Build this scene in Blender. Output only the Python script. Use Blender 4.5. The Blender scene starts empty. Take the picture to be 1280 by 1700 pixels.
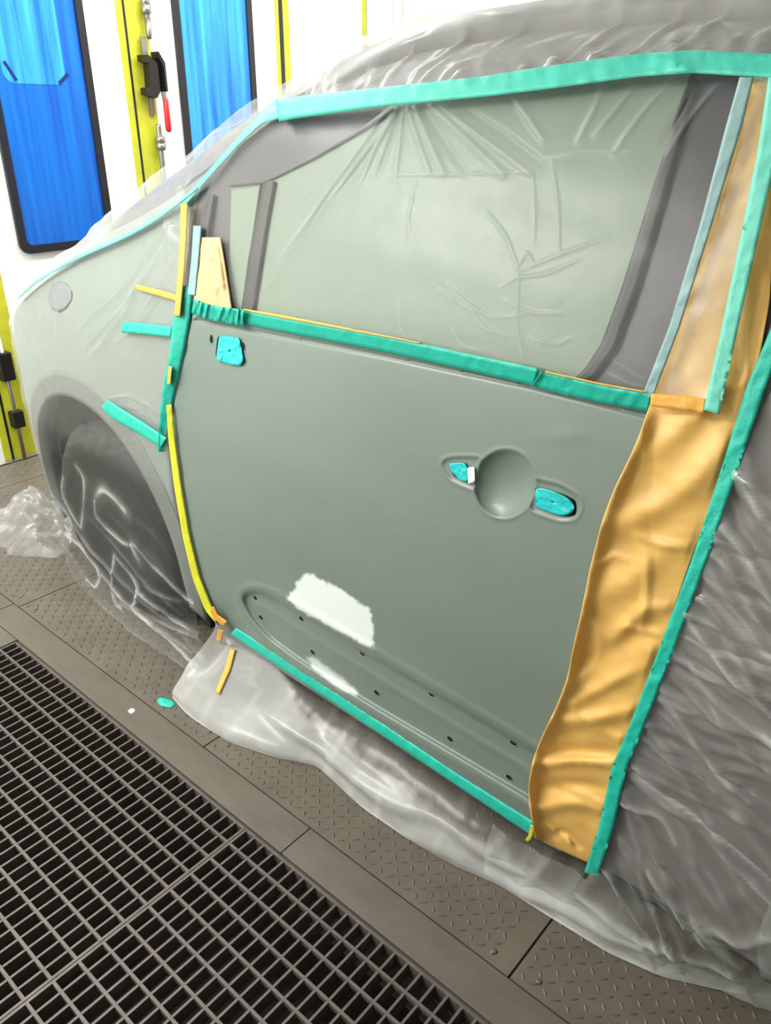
import bpy, bmesh, math, random
import numpy as np
from mathutils import Matrix, Vector
random.seed(7); rng = np.random.default_rng(7)
scene = bpy.context.scene
COL = scene.collection

# ------------------------------------------------------------------ camera
F_PX = 1312.66
# columns: world X, Y, Z axes in camera coordinates (x right, y down, z forward)
RM = np.array([[0.75596099, 0.65458562, 0.00637553],
               [0.29706566, -0.3343608, -0.89440195],
               [-0.58333093, 0.67802693, -0.44721863]])
CAM = np.array([0.0, 0.0, 1.5])
cd = bpy.data.cameras.new('camera'); co = bpy.data.objects.new('camera', cd); COL.objects.link(co)
cd.sensor_fit = 'VERTICAL'; cd.sensor_height = 36.0; cd.lens = 36.0 * F_PX / 1700.0
cd.clip_start = 0.02
m = Matrix.Identity(4)
for i in range(3):
    m[i][0] = RM[0, i]; m[i][1] = -RM[1, i]; m[i][2] = -RM[2, i]; m[i][3] = CAM[i]
co.matrix_world = m
scene.camera = co

# ------------------------------------------------------------------ world, lights, exposure
scene.view_settings.view_transform = 'Standard'
scene.view_settings.look = 'None'
scene.view_settings.gamma = 1.0
scene.view_settings.use_curve_mapping = False
scene.view_settings.exposure = 1.0
scene.cycles.transparent_max_bounces = 24
w = bpy.data.worlds.new('world'); scene.world = w; w.use_nodes = True
w.node_tree.nodes['Background'].inputs[0].default_value = (0.9, 1.0, 0.98, 1)
w.node_tree.nodes['Background'].inputs[1].default_value = 0.05
def area(name, loc, rot, sx, sy, power, col=(1, 0.985, 0.95)):
    l = bpy.data.lights.new(name, 'AREA'); l.shape = 'RECTANGLE'; l.size = sx; l.size_y = sy
    l.energy = power; l.color = col
    o = bpy.data.objects.new(name, l); COL.objects.link(o); o.location = loc; o.rotation_euler = rot
    return o
area('booth_ceiling_light_front', (-2.75, 1.2, 2.72), (0, 0, 0), 0.5, 4.6, 62)
area('booth_ceiling_light_far_side', (-0.6, 3.6, 2.72), (0, 0, 0), 5.5, 0.4, 30)
area('booth_ceiling_light_near_side', (-2.5, -0.9, 2.72), (0, 0, 0), 1.8, 0.4, 50)

# ------------------------------------------------------------------ colour and material helpers
def lin(r, g=None, b=None):
    if g is None: r, g, b = r
    f = lambda c: (c / 255.0 / 12.92) if c <= 10 else ((c / 255.0 + 0.055) / 1.055) ** 2.4
    return (f(r), f(g), f(b), 1.0)
def new_mat(name):
    mt = bpy.data.materials.new(name); mt.use_nodes = True
    nt = mt.node_tree; b = nt.nodes['Principled BSDF']
    return mt, nt, b
def N(nt, t, **kw):
    n = nt.nodes.new(t)
    for k, v in kw.items():
        if k in n.inputs.keys(): n.inputs[k].default_value = v
        else: setattr(n, k, v)
    return n
def simple(name, col, rough=0.5, metal=0.0, noise=0.0, nscale=8.0, bump=0.0, bscale=60.0, spec=0.5, stretch=(1, 1, 1), detail=4):
    """plain paint / metal / rubber with slight procedural tone variation and fine relief"""
    mt, nt, b = new_mat(name)
    b.inputs['Roughness'].default_value = rough; b.inputs['Metallic'].default_value = metal
    b.inputs['Specular IOR Level'].default_value = spec
    tc = N(nt, 'ShaderNodeTexCoord'); mp = N(nt, 'ShaderNodeMapping'); mp.inputs['Scale'].default_value = stretch
    nt.links.new(tc.outputs['Object'], mp.inputs[0])
    if noise > 0:
        n = N(nt, 'ShaderNodeTexNoise', Scale=nscale, Detail=detail, Roughness=0.6)
        nt.links.new(mp.outputs[0], n.inputs['Vector'])
        r = N(nt, 'ShaderNodeMapRange'); r.inputs[1].default_value = 0.25; r.inputs[2].default_value = 0.75
        r.inputs[3].default_value = 1 - noise; r.inputs[4].default_value = 1 + noise
        nt.links.new(n.outputs['Fac'], r.inputs[0])
        v = N(nt, 'ShaderNodeVectorMath', operation='SCALE'); v.inputs[0].default_value = col[:3]
        nt.links.new(r.outputs[0], v.inputs['Scale']); nt.links.new(v.outputs[0], b.inputs['Base Color'])
    else:
        b.inputs['Base Color'].default_value = col
    if bump > 0:
        n2 = N(nt, 'ShaderNodeTexNoise', Scale=bscale, Detail=5.0)
        nt.links.new(mp.outputs[0], n2.inputs['Vector'])
        bp = N(nt, 'ShaderNodeBump', Strength=bump, Distance=0.002)
        nt.links.new(n2.outputs['Fac'], bp.inputs['Height']); nt.links.new(bp.outputs[0], b.inputs['Normal'])
    return mt
def film_mat(name, base, col=(0.86, 0.88, 0.88), gloss=0.5, bump=0.12, bscale=9.0, rough=0.16):
    """thin polythene film: mostly clear, hazier where it is creased or lies double (attribute 'haze')"""
    mt, nt, b = new_mat(name)
    nt.nodes.remove(b); out = nt.nodes['Material Output']
    at = N(nt, 'ShaderNodeAttribute', attribute_name='haze')
    tc = N(nt, 'ShaderNodeTexCoord')
    n = N(nt, 'ShaderNodeTexNoise', Scale=5.0, Detail=5.0, Roughness=0.65); nt.links.new(tc.outputs['Object'], n.inputs['Vector'])
    mr = N(nt, 'ShaderNodeMapRange'); mr.inputs[1].default_value = 0.3; mr.inputs[2].default_value = 0.7
    mr.inputs[3].default_value = base * 0.75; mr.inputs[4].default_value = base * 1.25
    nt.links.new(n.outputs['Fac'], mr.inputs[0])
    ad = N(nt, 'ShaderNodeMath', operation='ADD', use_clamp=True)
    nt.links.new(mr.outputs[0], ad.inputs[0]); nt.links.new(at.outputs['Fac'], ad.inputs[1])
    n2 = N(nt, 'ShaderNodeTexNoise', Scale=bscale, Detail=3.0, Distortion=0.8); nt.links.new(tc.outputs['Object'], n2.inputs['Vector'])
    bp = N(nt, 'ShaderNodeBump', Strength=bump, Distance=0.01); nt.links.new(n2.outputs['Fac'], bp.inputs['Height'])
    df = N(nt, 'ShaderNodeBsdfDiffuse'); df.inputs[0].default_value = (*col, 1)
    tl = N(nt, 'ShaderNodeBsdfTranslucent'); tl.inputs[0].default_value = (*col, 1)
    mx = N(nt, 'ShaderNodeMixShader'); mx.inputs[0].default_value = 0.3
    nt.links.new(df.outputs[0], mx.inputs[1]); nt.links.new(tl.outputs[0], mx.inputs[2])
    tr = N(nt, 'ShaderNodeBsdfTransparent'); tr.inputs[0].default_value = (0.97, 0.98, 0.975, 1)
    m1 = N(nt, 'ShaderNodeMixShader'); nt.links.new(ad.outputs[0], m1.inputs[0])
    nt.links.new(tr.outputs[0], m1.inputs[1]); nt.links.new(mx.outputs[0], m1.inputs[2])
    gl = N(nt, 'ShaderNodeBsdfGlossy'); gl.inputs['Roughness'].default_value = rough
    nt.links.new(bp.outputs[0], gl.inputs['Normal'])
    fr = N(nt, 'ShaderNodeLayerWeight', Blend=0.5)
    pw = N(nt, 'ShaderNodeMath', operation='POWER'); pw.inputs[1].default_value = 4.0; nt.links.new(fr.outputs['Facing'], pw.inputs[0])
    sc = N(nt, 'ShaderNodeMath', operation='MULTIPLY_ADD'); sc.inputs[1].default_value = gloss * 0.6; sc.inputs[2].default_value = 0.05 * gloss
    nt.links.new(pw.outputs[0], sc.inputs[0])
    m2 = N(nt, 'ShaderNodeMixShader'); nt.links.new(sc.outputs[0], m2.inputs[0])
    nt.links.new(m1.outputs[0], m2.inputs[1]); nt.links.new(gl.outputs[0], m2.inputs[2])
    nt.links.new(m2.outputs[0], out.inputs['Surface'])
    return mt

M = {}
M['wall'] = simple('booth_wall_white', lin(240, 240, 234), 0.4, noise=0.02)
M['rear_wall_dark'] = simple('light_cutting_rear_wall', lin(110, 108, 106), 0.6)  # unseen rear wall, dark finish made up to cut bounce light from there
M['ceiling'] = simple('booth_ceiling_white', lin(235, 235, 230), 0.6)
M['yellow'] = simple('yellow_edge_paint', lin(186, 188, 48), 0.4, noise=0.18, nscale=14)
M['seal'] = simple('black_rubber', lin(26, 26, 34), 0.35)
M['steel'] = simple('brushed_steel', lin(150, 148, 142), 0.35, metal=0.8, noise=0.1, nscale=30)
M['blackplastic'] = simple('black_plastic', lin(20, 20, 20), 0.4)
M['red'] = simple('red_grip', lin(200, 25, 35), 0.35)
M['plate'] = simple('floor_plate_steel', lin(100, 93, 82), 0.55, metal=0.15, noise=0.18, nscale=9, bump=0.25, bscale=120)
M['strip'] = simple('edge_strip_steel', lin(98, 92, 82), 0.5, metal=0.15, noise=0.14, nscale=7, bump=0.15, bscale=90, stretch=(1, 3, 1))
M['grate'] = simple('grating_steel', lin(94, 86, 82), 0.5, metal=0.2, noise=0.2, nscale=20, bump=0.2, bscale=150)
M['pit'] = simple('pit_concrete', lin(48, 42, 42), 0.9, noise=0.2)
M['concrete'] = simple('booth_concrete', lin(92, 88, 80), 0.8, noise=0.15, nscale=6)
M['body'] = simple('grey_car_paint', lin(130, 139, 133), 0.4, noise=0.02)
M['darkbody'] = simple('dark_grey_car_paint', lin(98, 92, 91), 0.35, noise=0.02)
M['cladding'] = simple('grey_arch_cladding', lin(112, 117, 113), 0.6)
M['frame'] = simple('dark_window_frame', lin(66, 64, 70), 0.35)
M['trimblack'] = simple('black_window_seal', lin(34, 33, 34), 0.5)
M['tyre'] = simple('tyre_rubber', lin(26, 27, 27), 0.7, bump=0.1)
M['rim'] = simple('dark_wheel', lin(60, 64, 64), 0.4, metal=0.5)
M['liner'] = simple('wheel_arch_liner', lin(18, 19, 19), 0.9)
M['hole'] = simple('dark_hole', lin(6, 6, 6), 0.9)
M['clip'] = simple('white_clip', lin(240, 240, 240), 0.4)
M['lamp'] = simple('headlamp_lens', lin(118, 122, 128), 0.3)
M['kraft'] = simple('kraft_masking_paper', lin(226, 180, 98), 0.46, noise=0.05, nscale=10, bump=0.15, bscale=40)
M['kraftpale'] = simple('pale_masking_paper', lin(220, 180, 128), 0.5, noise=0.04, bump=0.1, bscale=40)
M['teal'] = simple('teal_masking_tape', lin(30, 186, 166), 0.5, noise=0.08, nscale=30, bump=0.35, bscale=220)
M['tealpale'] = simple('teal_masking_tape_under_film', lin(105, 205, 185), 0.5, noise=0.07, nscale=30, bump=0.3, bscale=220)
M['tealroof'] = simple('light_teal_masking_tape', lin(70, 196, 176), 0.5, noise=0.07, nscale=30, bump=0.3, bscale=220)
M['bluetape'] = simple('blue_grey_tape', lin(135, 170, 172), 0.5, noise=0.1, nscale=30, bump=0.3, bscale=160)
M['yellowtape'] = simple('yellow_tape', lin(222, 222, 58), 0.5, noise=0.06, nscale=30, bump=0.2, bscale=220)
M['orangetape'] = simple('amber_tape', lin(228, 168, 68), 0.5, noise=0.06, nscale=30, bump=0.2, bscale=220)
M['pale'] = simple('pebble', lin(235, 235, 230), 0.5)
M['film'] = film_mat('masking_film_clear', 0.035, gloss=0.32)
M['film_window'] = film_mat('masking_film_window', 0.10, gloss=0.3, bump=0.04, rough=0.3)
M['film_sill'] = film_mat('masking_film_sill', 0.025, gloss=0.5, bump=0.12, bscale=7, rough=0.25)
M['film_rear'] = film_mat('masking_film_rear', 0.15, gloss=0.8, bump=0.12, bscale=8, rough=0.16)
M['film_bag'] = film_mat('masking_film_crumpled', 0.16, gloss=0.8, bump=0.4, bscale=24)

def door_mat():
    mt, nt, b = new_mat('grey_primer_door')
    at = N(nt, 'ShaderNodeAttribute', attribute_name='filler')
    tc = N(nt, 'ShaderNodeTexCoord')
    n = N(nt, 'ShaderNodeTexNoise', Scale=3.0, Detail=5.0); nt.links.new(tc.outputs['Object'], n.inputs['Vector'])
    mr = N(nt, 'ShaderNodeMapRange'); mr.inputs[1].default_value = 0.3; mr.inputs[2].default_value = 0.7
    mr.inputs[3].default_value = 0.96; mr.inputs[4].default_value = 1.04; nt.links.new(n.outputs['Fac'], mr.inputs[0])
    v = N(nt, 'ShaderNodeVectorMath', operation='SCALE'); v.inputs[0].default_value = lin(117, 131, 124)[:3]
    nt.links.new(mr.outputs[0], v.inputs['Scale'])
    mx = N(nt, 'ShaderNodeMix', data_type='RGBA'); mx.inputs[7].default_value = lin(222, 230, 228)
    nt.links.new(at.outputs['Fac'], mx.inputs[0]); nt.links.new(v.outputs[0], mx.inputs[6])
    nt.links.new(mx.outputs[2], b.inputs['Base Color'])
    b.inputs['Roughness'].default_value = 0.32; b.inputs['Specular IOR Level'].default_value = 0.4
    return mt
M['door'] = door_mat()
def glass_mat():
    mt, nt, b = new_mat('car_glass_wall_reflection')
    b.inputs['Base Color'].default_value = lin(122, 136, 122); b.inputs['Roughness'].default_value = 0.42  # opaque grey-green: booth walls reflected in the pane, put into the colour
    b.inputs['Specular IOR Level'].default_value = 0.4
    return mt
M['glass'] = glass_mat()
def blue_mat(name, c0, c1):
    mt, nt, b = new_mat(name)
    tc = N(nt, 'ShaderNodeTexCoord'); mp = N(nt, 'ShaderNodeMapping'); mp.inputs['Scale'].default_value = (1, 14, 0.6)
    nt.links.new(tc.outputs['Object'], mp.inputs[0])
    n = N(nt, 'ShaderNodeTexNoise', Scale=1.6, Detail=6.0, Roughness=0.6); nt.links.new(mp.outputs[0], n.inputs['Vector'])
    cr = N(nt, 'ShaderNodeValToRGB'); cr.color_ramp.elements[0].position = 0.33; cr.color_ramp.elements[1].position = 0.68
    cr.color_ramp.elements[0].color = c0; cr.color_ramp.elements[1].color = c1
    nt.links.new(n.outputs['Fac'], cr.inputs[0]); nt.links.new(cr.outputs[0], b.inputs['Base Color'])
    bp = N(nt, 'ShaderNodeBump', Strength=0.3, Distance=0.004); nt.links.new(n.outputs['Fac'], bp.inputs['Height'])
    nt.links.new(bp.outputs[0], b.inputs['Normal']); b.inputs['Roughness'].default_value = 0.22
    return mt
M['blue1'] = blue_mat('blue_protective_film_deep', lin(6, 74, 172), lin(16, 116, 212))
M['blue2'] = blue_mat('blue_protective_film_bright', lin(14, 104, 208), lin(66, 176, 246))
M['bluedark'] = simple('dark_blue_mark', lin(8, 30, 110), 0.4)

# ------------------------------------------------------------------ mesh helpers
def mesh_obj(name, verts, faces, mat, parent=None, smooth=True, attrs=None, kind=None):
    me = bpy.data.meshes.new(name)
    me.from_pydata([tuple(map(float, v)) for v in verts], [], [tuple(map(int, f)) for f in faces]); me.update()
    if mat is not None: me.materials.append(mat if not isinstance(mat, str) else M[mat])
    if smooth: me.polygons.foreach_set('use_smooth', [True] * len(me.polygons))
    for k, a in (attrs or {}).items():
        at = me.attributes.new(k, 'FLOAT', 'POINT'); at.data.foreach_set('value', np.asarray(a, dtype=np.float32).ravel())
    o = bpy.data.objects.new(name, me); COL.objects.link(o)
    if parent is not None: o.parent = parent
    if kind: o['kind'] = kind
    return o
def tag(o, label, cat, group=None):
    o['label'] = label; o['category'] = cat
    if group: o['group'] = group
    return o
def thing(name, label, cat, loc=(0, 0, 0), group=None):
    o = bpy.data.objects.new(name, None); COL.objects.link(o); o.location = loc
    o.empty_display_size = 0.1
    return tag(o, label, cat, group)
def gfaces(n, m, off=0, flip=False):
    i, j = np.meshgrid(np.arange(n - 1), np.arange(m - 1), indexing='ij')
    a = (i * m + j).ravel() + off
    f = np.stack([a, a + 1, a + m + 1, a + m], 1)
    return f[:, ::-1] if flip else f
def box_vf(x0, x1, y0, y1, z0, z1):
    v = [(x, y, z) for x in (x0, x1) for y in (y0, y1) for z in (z0, z1)]
    f = [(0, 1, 3, 2), (4, 6, 7, 5), (0, 4, 5, 1), (2, 3, 7, 6), (0, 2, 6, 4), (1, 5, 7, 3)]
    return v, f
def box(name, x0, x1, y0, y1, z0, z1, mat, parent=None, bevel=0.0):
    v, f = box_vf(x0, x1, y0, y1, z0, z1)
    if bevel > 0:
        bm = bmesh.new(); vs = [bm.verts.new(p) for p in v]
        for q in f: bm.faces.new([vs[k] for k in q])
        bmesh.ops.bevel(bm, geom=bm.edges[:], offset=bevel, segments=2, affect='EDGES', profile=0.6)
        me = bpy.data.meshes.new(name); bm.to_mesh(me); bm.free()
        me.materials.append(M[mat]); o = bpy.data.objects.new(name, me); COL.objects.link(o)
        if parent is not None: o.parent = parent
        return o
    return mesh_obj(name, v, f, mat, parent, smooth=False)
def lathe(name, prof, mat, parent=None, seg=20, axis='Z', origin=(0, 0, 0)):
    """prof: list of (radius, height) along axis, closed at both ends"""
    V = []; Fc = []
    for r, h in prof:
        for k in range(seg):
            a = 2 * math.pi * k / seg; c, s = r * math.cos(a), r * math.sin(a)
            p = {'Z': (c, s, h), 'Y': (c, h, s), 'X': (h, c, s)}[axis]
            V.append((p[0] + origin[0], p[1] + origin[1], p[2] + origin[2]))
    for i in range(len(prof) - 1):
        for k in range(seg):
            a = i * seg + k; b = i * seg + (k + 1) % seg
            Fc.append((a, b, b + seg, a + seg))
    Fc.append(tuple(range(seg))[::-1]); Fc.append(tuple(range((len(prof) - 1) * seg, len(prof) * seg)))
    o = mesh_obj(name, V, Fc, mat, parent)
    return o

# ------------------------------------------------------------------ the car's near flank as a surface y = S(x, z)
def table(knots, lo, hi, n=3000, sig=30):
    k = np.array(sorted(knots), float); xs = np.linspace(lo, hi, n)
    y = np.interp(xs, k[:, 0], k[:, 1])
    g = np.exp(-0.5 * (np.arange(-3 * sig, 3 * sig + 1) / sig) ** 2); g /= g.sum()
    yp = np.concatenate([np.full(3 * sig, y[0]) , y, np.full(3 * sig, y[-1])])
    return xs, np.convolve(yp, g, 'valid')
Y0 = 1.06
PZ = table([(-.1, .05), (0.12, .05), (.20, .026), (.30, .006), (.45, -.005), (.62, -.012), (.80, -.008), (.95, .008), (1.05, .025),
            (1.12, .044), (1.16, .056), (1.30, .105), (1.45, .165), (1.52, .205), (1.56, .25), (1.60, .32), (1.66, .47), (1.72, .75)], -.1, 1.8, sig=45)
PX = table([(1.7, .30), (1.5, .12), (1.0, .03), (.3, .0), (-.5, 0), (-1.0, .012), (-1.55, .038), (-1.9, .045), (-2.16, .05), (-2.4, .068),
            (-2.6, .10), (-2.75, .16), (-2.88, .25), (-2.97, .40), (-3.03, .70)], -3.1, 1.8, sig=40)
def S(x, z):
    return Y0 + np.interp(z, *PZ) + np.interp(x, *PX)
HEM = table([(-3.0, 1.6), (-2.9, 1.42), (-2.72, 1.225), (-2.42, 1.105), (-2.09, 1.076), (-1.86, 1.065), (-1.71, 1.062), (-1.5, 1.06), (-.9, 1.055), (-.446, 1.072),
             (-.335, 1.072), (-.22, 1.1), (-.05, 1.17), (.3, 1.14), (1.5, 1.2)], -3.0, 1.8, sig=20)
def smooth01(t):
    t = np.clip(t, 0, 1); return t * t * (3 - 2 * t)
def FL(x, z):
    """film hanging over the flank: on the body above, falling to its hem on the floor below"""
    wgt = smooth01((0.55 - z) / 0.55)
    y = (1 - wgt) * (S(x, z) - 0.010) + wgt * np.interp(x, *HEM)
    return np.minimum(y, S(x, np.maximum(z, .2)) - 0.010 + 1.2 * np.clip(.2 - z, 0, 1))
def ray(u, v):
    d = np.stack([np.asarray(u, float) - 640, np.asarray(v, float) - 850, np.full(np.shape(u), F_PX)], -1)
    return d @ RM
def hit(u, v, fn=S, off=0.0):
    """pixel -> point on the car's flank (moved off it by off metres towards the outside)"""
    d = ray(u, v); lo = np.full(d.shape[:-1], 0.90); hi = np.full(d.shape[:-1], 2.6); todo = np.ones(d.shape[:-1], bool)
    for y in np.arange(0.92, 2.0, 0.02):                        # first crossing of the ray with the flank
        p = CAM + d * (y / d[..., 1])[..., None]
        now = todo & (y - fn(p[..., 0], p[..., 2]) > 0)
        hi = np.where(now, y, hi); lo = np.where(now, y - .02, lo); todo &= ~now
    for _ in range(22):
        mid = (lo + hi) / 2; p = CAM + d * (mid / d[..., 1])[..., None]
        big = mid - fn(p[..., 0], p[..., 2]) > 0
        hi = np.where(big, mid, hi); lo = np.where(big, lo, mid)
    p = CAM + d * (lo / d[..., 1])[..., None]
    p = p.copy()
    nz = (fn(p[..., 0], p[..., 2] + .01) - fn(p[..., 0], p[..., 2] - .01)) / .02
    nx = (fn(p[..., 0] + .01, p[..., 2]) - fn(p[..., 0] - .01, p[..., 2])) / .02
    nn = np.stack([nx, -np.ones_like(nx), nz], -1); nn /= np.linalg.norm(nn, axis=-1, keepdims=True)
    dn = d / np.linalg.norm(d, axis=-1, keepdims=True)                # lift measured along the normal, kept on the pixel's line of sight
    k = np.asarray(off) / np.maximum(-(dn * nn).sum(-1), .25)
    return p - dn * k[..., None]
def on_floor(u, v, z=0.0):
    d = ray(u, v); t = (z - CAM[2]) / d[..., 2]; return CAM + d * t[..., None]
def on_x(u, v, x):
    d = ray(u, v); return CAM + d * (x / d[..., 0])[..., None]
def resample(pts, n):
    p = np.array(pts, float); s = np.concatenate([[0], np.cumsum(np.linalg.norm(np.diff(p, axis=0), axis=1))])
    t = np.linspace(0, s[-1], n); out = np.stack([np.interp(t, s, p[:, k]) for k in range(p.shape[1])], 1)
    if len(p) > 2 and n > 8:                                    # round the corners a little
        for _ in range(max(1, n // 30)):
            out[1:-1] = 0.25 * out[:-2] + 0.5 * out[1:-1] + 0.25 * out[2:]
    return out
def ruled(a, b, n, mm, paired=False):
    """pixel grid between two polylines (rows run along them)"""
    if paired:
        a = np.array(a, float); b = np.array(b, float); c = (a + b) / 2
        s = np.concatenate([[0], np.cumsum(np.linalg.norm(np.diff(c, axis=0), axis=1))]); t = np.linspace(0, s[-1], n)
        A = np.stack([np.interp(t, s, a[:, k]) for k in (0, 1)], 1); B = np.stack([np.interp(t, s, b[:, k]) for k in (0, 1)], 1)
    else:
        A = resample(a, n); B = resample(b, n)
    q = np.linspace(0, 1, mm)[None, :, None]
    return A[:, None, :] * (1 - q) + B[:, None, :] * q
def slab(name, P, Q, mat, parent=None, attrs=None, kind=None):
    """closed sheet: P outer grid (n,m,3), Q inner grid"""
    n, mm = P.shape[:2]; k = n * mm
    V = np.concatenate([P.reshape(-1, 3), Q.reshape(-1, 3)])
    Fs = [gfaces(n, mm), gfaces(n, mm, k, True)]
    idx = np.arange(k).reshape(n, mm)
    loop = np.concatenate([idx[0, :], idx[1:, -1], idx[-1, -2::-1], idx[-2:0:-1, 0]])
    nx_ = np.roll(loop, -1)
    Fs.append(np.stack([nx_, loop, loop + k, nx_ + k], 1))
    fa = np.concatenate(Fs)
    at = {kk: np.concatenate([np.ravel(v), np.ravel(v)]) for kk, v in (attrs or {}).items()}
    return mesh_obj(name, V, fa, mat, parent, attrs=at, kind=kind)
def fnoise(P, freq, seed, octaves=3):
    """cheap smooth noise: sum of random plane waves"""
    r = np.random.default_rng(seed); out = np.zeros(P.shape[:-1]); amp = 1.0; tot = 0
    for o in range(octaves):
        for k in range(6):
            d = r.normal(size=3); d /= np.linalg.norm(d)
            out += amp * np.sin((P @ d) * freq * 2 * math.pi * (2 ** o) * r.uniform(.7, 1.3) + r.uniform(0, 7))
        tot += amp * 2.4; amp *= 0.5
    return out / tot
def seg_dist(P, poly):
    """distance of points to a 3D polyline, and where along it (0..1)"""
    sh = P.shape[:-1]; X = P.reshape(-1, 3); best = np.full(len(X), 9.0); tt = np.zeros(len(X)); n = len(poly) - 1
    for i in range(n):
        a = poly[i]; b = poly[i + 1]; ab = b - a
        t = np.clip(((X - a) @ ab) / (ab @ ab + 1e-12), 0, 1)
        d = np.linalg.norm(X - (a + t[:, None] * ab), axis=1)
        k = d < best; best[k] = d[k]; tt[k] = (i + t[k]) / n
    return best.reshape(sh), tt.reshape(sh)
def ridges(P, lines, fn=S):
    """folds: lines = [(pixels, width, height, haze)] -> outward displacement and haze"""
    disp = np.zeros(P.shape[:-1]); hz = np.zeros(P.shape[:-1])
    for px, wd, h, z in lines:
        a = np.array(px, float)
        a = resample(a, max(2, len(a) * 3)) if len(a) > 2 else a
        q = hit(a[:, 0], a[:, 1], fn)
        d, t = seg_dist(P, q)
        e = np.exp(-(d / wd) ** 2) * (0.35 + 0.65 * np.sin(np.clip(t, 0.02, 0.98) * math.pi) ** 0.6)
        mod = np.clip(.75 + .6 * fnoise(P, 6, int(abs(a[0, 0] * 7 + a[0, 1])) % 9973, 2), .4, 1.0) if z > 0 else 1.0
        disp += h * e; hz = np.maximum(hz, z * (.8 * np.exp(-(d / (wd * .6)) ** 2) + .28 * np.exp(-(d / (wd * 2.2)) ** 2)) * mod)
    return disp, hz

def tape(name, label, left, right, mat, off=0.004, thick=0.0012, n=60, mm=5, wob=0.0006, fn=S, cat='tape', group=None, seed=1, parent=None, folds=()):
    """strip of tape stuck on the flank, given by its two edges in pixels"""
    g = ruled(left, right, n, mm)
    off = np.linspace(off[0], off[1], mm)[None, :] + np.zeros(g.shape[:2]) if isinstance(off, tuple) else np.full(g.shape[:2], off)
    P0 = hit(g[..., 0], g[..., 1], fn)
    d = wob * fnoise(P0, 14, seed) + wob * fnoise(P0, 45, seed + 50)
    if folds:
        dd, _ = ridges(P0, folds, fn); d = d + dd
    P = hit(g[..., 0], g[..., 1], fn, off + thick + d); Q = hit(g[..., 0], g[..., 1], fn, off)
    o = slab(name, P, Q, mat, parent)
    if label: tag(o, label, cat, group)
    return o
def strip(c, wpx):
    """edges of a strip of pixel width wpx around a centre line"""
    c = np.array(c, float); t = np.gradient(c, axis=0); t /= np.linalg.norm(t, axis=1, keepdims=True) + 1e-9
    nrm = np.stack([-t[:, 1], t[:, 0]], 1) * (np.asarray(wpx, float).reshape(-1, 1) / 2)
    return (c - nrm).tolist(), (c + nrm).tolist()

# ================================================================== SETTING
XW = -3.66
# --- floor: slab around the pit, checker plates, edge strip
PX0, PX1, PY0, PY1 = -2.236, 0.05, -0.02, 0.802          # pit under the gratings
fv = []; ff = []
def add(vf):
    k = len(fv); fv.extend(vf[0]); ff.extend([tuple(i + k for i in q) for q in vf[1]])
for a in ((XW - .1, PX0, -1.6, 4.4), (PX1, 3.2, -1.6, 4.4), (PX0, PX1, -1.6, PY0), (PX0, PX1, PY1, 4.4)):
    add(box_vf(a[0], a[1], a[2], a[3], -0.16, -0.010))
floor = mesh_obj('floor', fv, ff, 'concrete', smooth=False); floor['kind'] = 'structure'
pv, pf = [], []
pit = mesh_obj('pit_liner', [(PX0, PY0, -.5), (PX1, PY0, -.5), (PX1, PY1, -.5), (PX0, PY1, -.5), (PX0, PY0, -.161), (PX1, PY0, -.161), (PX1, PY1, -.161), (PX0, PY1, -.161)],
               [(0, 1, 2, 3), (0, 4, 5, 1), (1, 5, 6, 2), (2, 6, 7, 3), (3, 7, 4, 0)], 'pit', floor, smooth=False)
ledges = [-3.40, -2.417, -1.405, -0.449, 0.51, 1.5, 2.5]
gap = 0.004
rows = [(0.900, 1.88), (1.886, 2.86)]
def lugs(x0, x1, y0, y1, parent):
    V = []; Fc = []; p = 0.0245
    nx = int((x1 - x0 - .03) / p); ny = int((y1 - y0 - .03) / p)
    for i in range(nx):
        for j in range(ny):
            cx = x0 + .02 + i * p; cy = y0 + .02 + j * p
            a = math.radians(45 if (i + j) % 2 else -45)
            c, s = math.cos(a), math.sin(a); L, W, H = .0098, .0032, .0022
            k = len(V)
            for (px_, py_, pz) in ((-L, 0, 0), (0, -W, 0), (L, 0, 0), (0, W, 0), (-L * .55, 0, H), (L * .55, 0, H)):
                V.append((cx + px_ * c - py_ * s, cy + px_ * s + py_ * c, pz))
            Fc += [(k, k + 1, k + 4), (k + 1, k + 5, k + 4), (k + 1, k + 2, k + 5), (k + 2, k + 3, k + 5), (k + 3, k + 4, k + 5), (k + 3, k, k + 4)]
    return mesh_obj('tread_lugs', V, Fc, 'plate', parent, smooth=False, kind='stuff')
for i in range(len(ledges) - 1):
    for r, (y0, y1) in enumerate(rows):
        gp = gap if ledges[i] < -0.6 else 0.006
        pl = box('checker_plate', ledges[i] + gp / 2, ledges[i + 1] - gp / 2, y0, y1, -0.009, 0.0, 'plate', floor)
        if r == 0 and i < 5:
            lugs(ledges[i], ledges[i + 1], y0, 1.30 if ledges[i] > -2 else y1, pl)
pl = box('checker_plate', XW + .02, ledges[0] - .003, rows[0][0], rows[0][1], -0.009, 0.0, 'plate', floor)
lugs(XW + .02, ledges[0] - .003, rows[0][0], rows[0][1], pl)
trim = bpy.data.objects.new('trim_1', None); COL.objects.link(trim); trim['kind'] = 'structure'
for a, b in ((-3.62, -2.45), (-2.446, -1.0), (-0.9975, 0.6), (0.605, 2.4)):
    box('edge_strip_plate', a, b, 0.8055, 0.8965, -0.009, 0.001, 'strip', trim, bevel=0.0012)
box('edge_strip_plate', XW + .03, PX0 - .003, 0.60, 0.8030, -0.009, 0.0, 'strip', trim)
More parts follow.
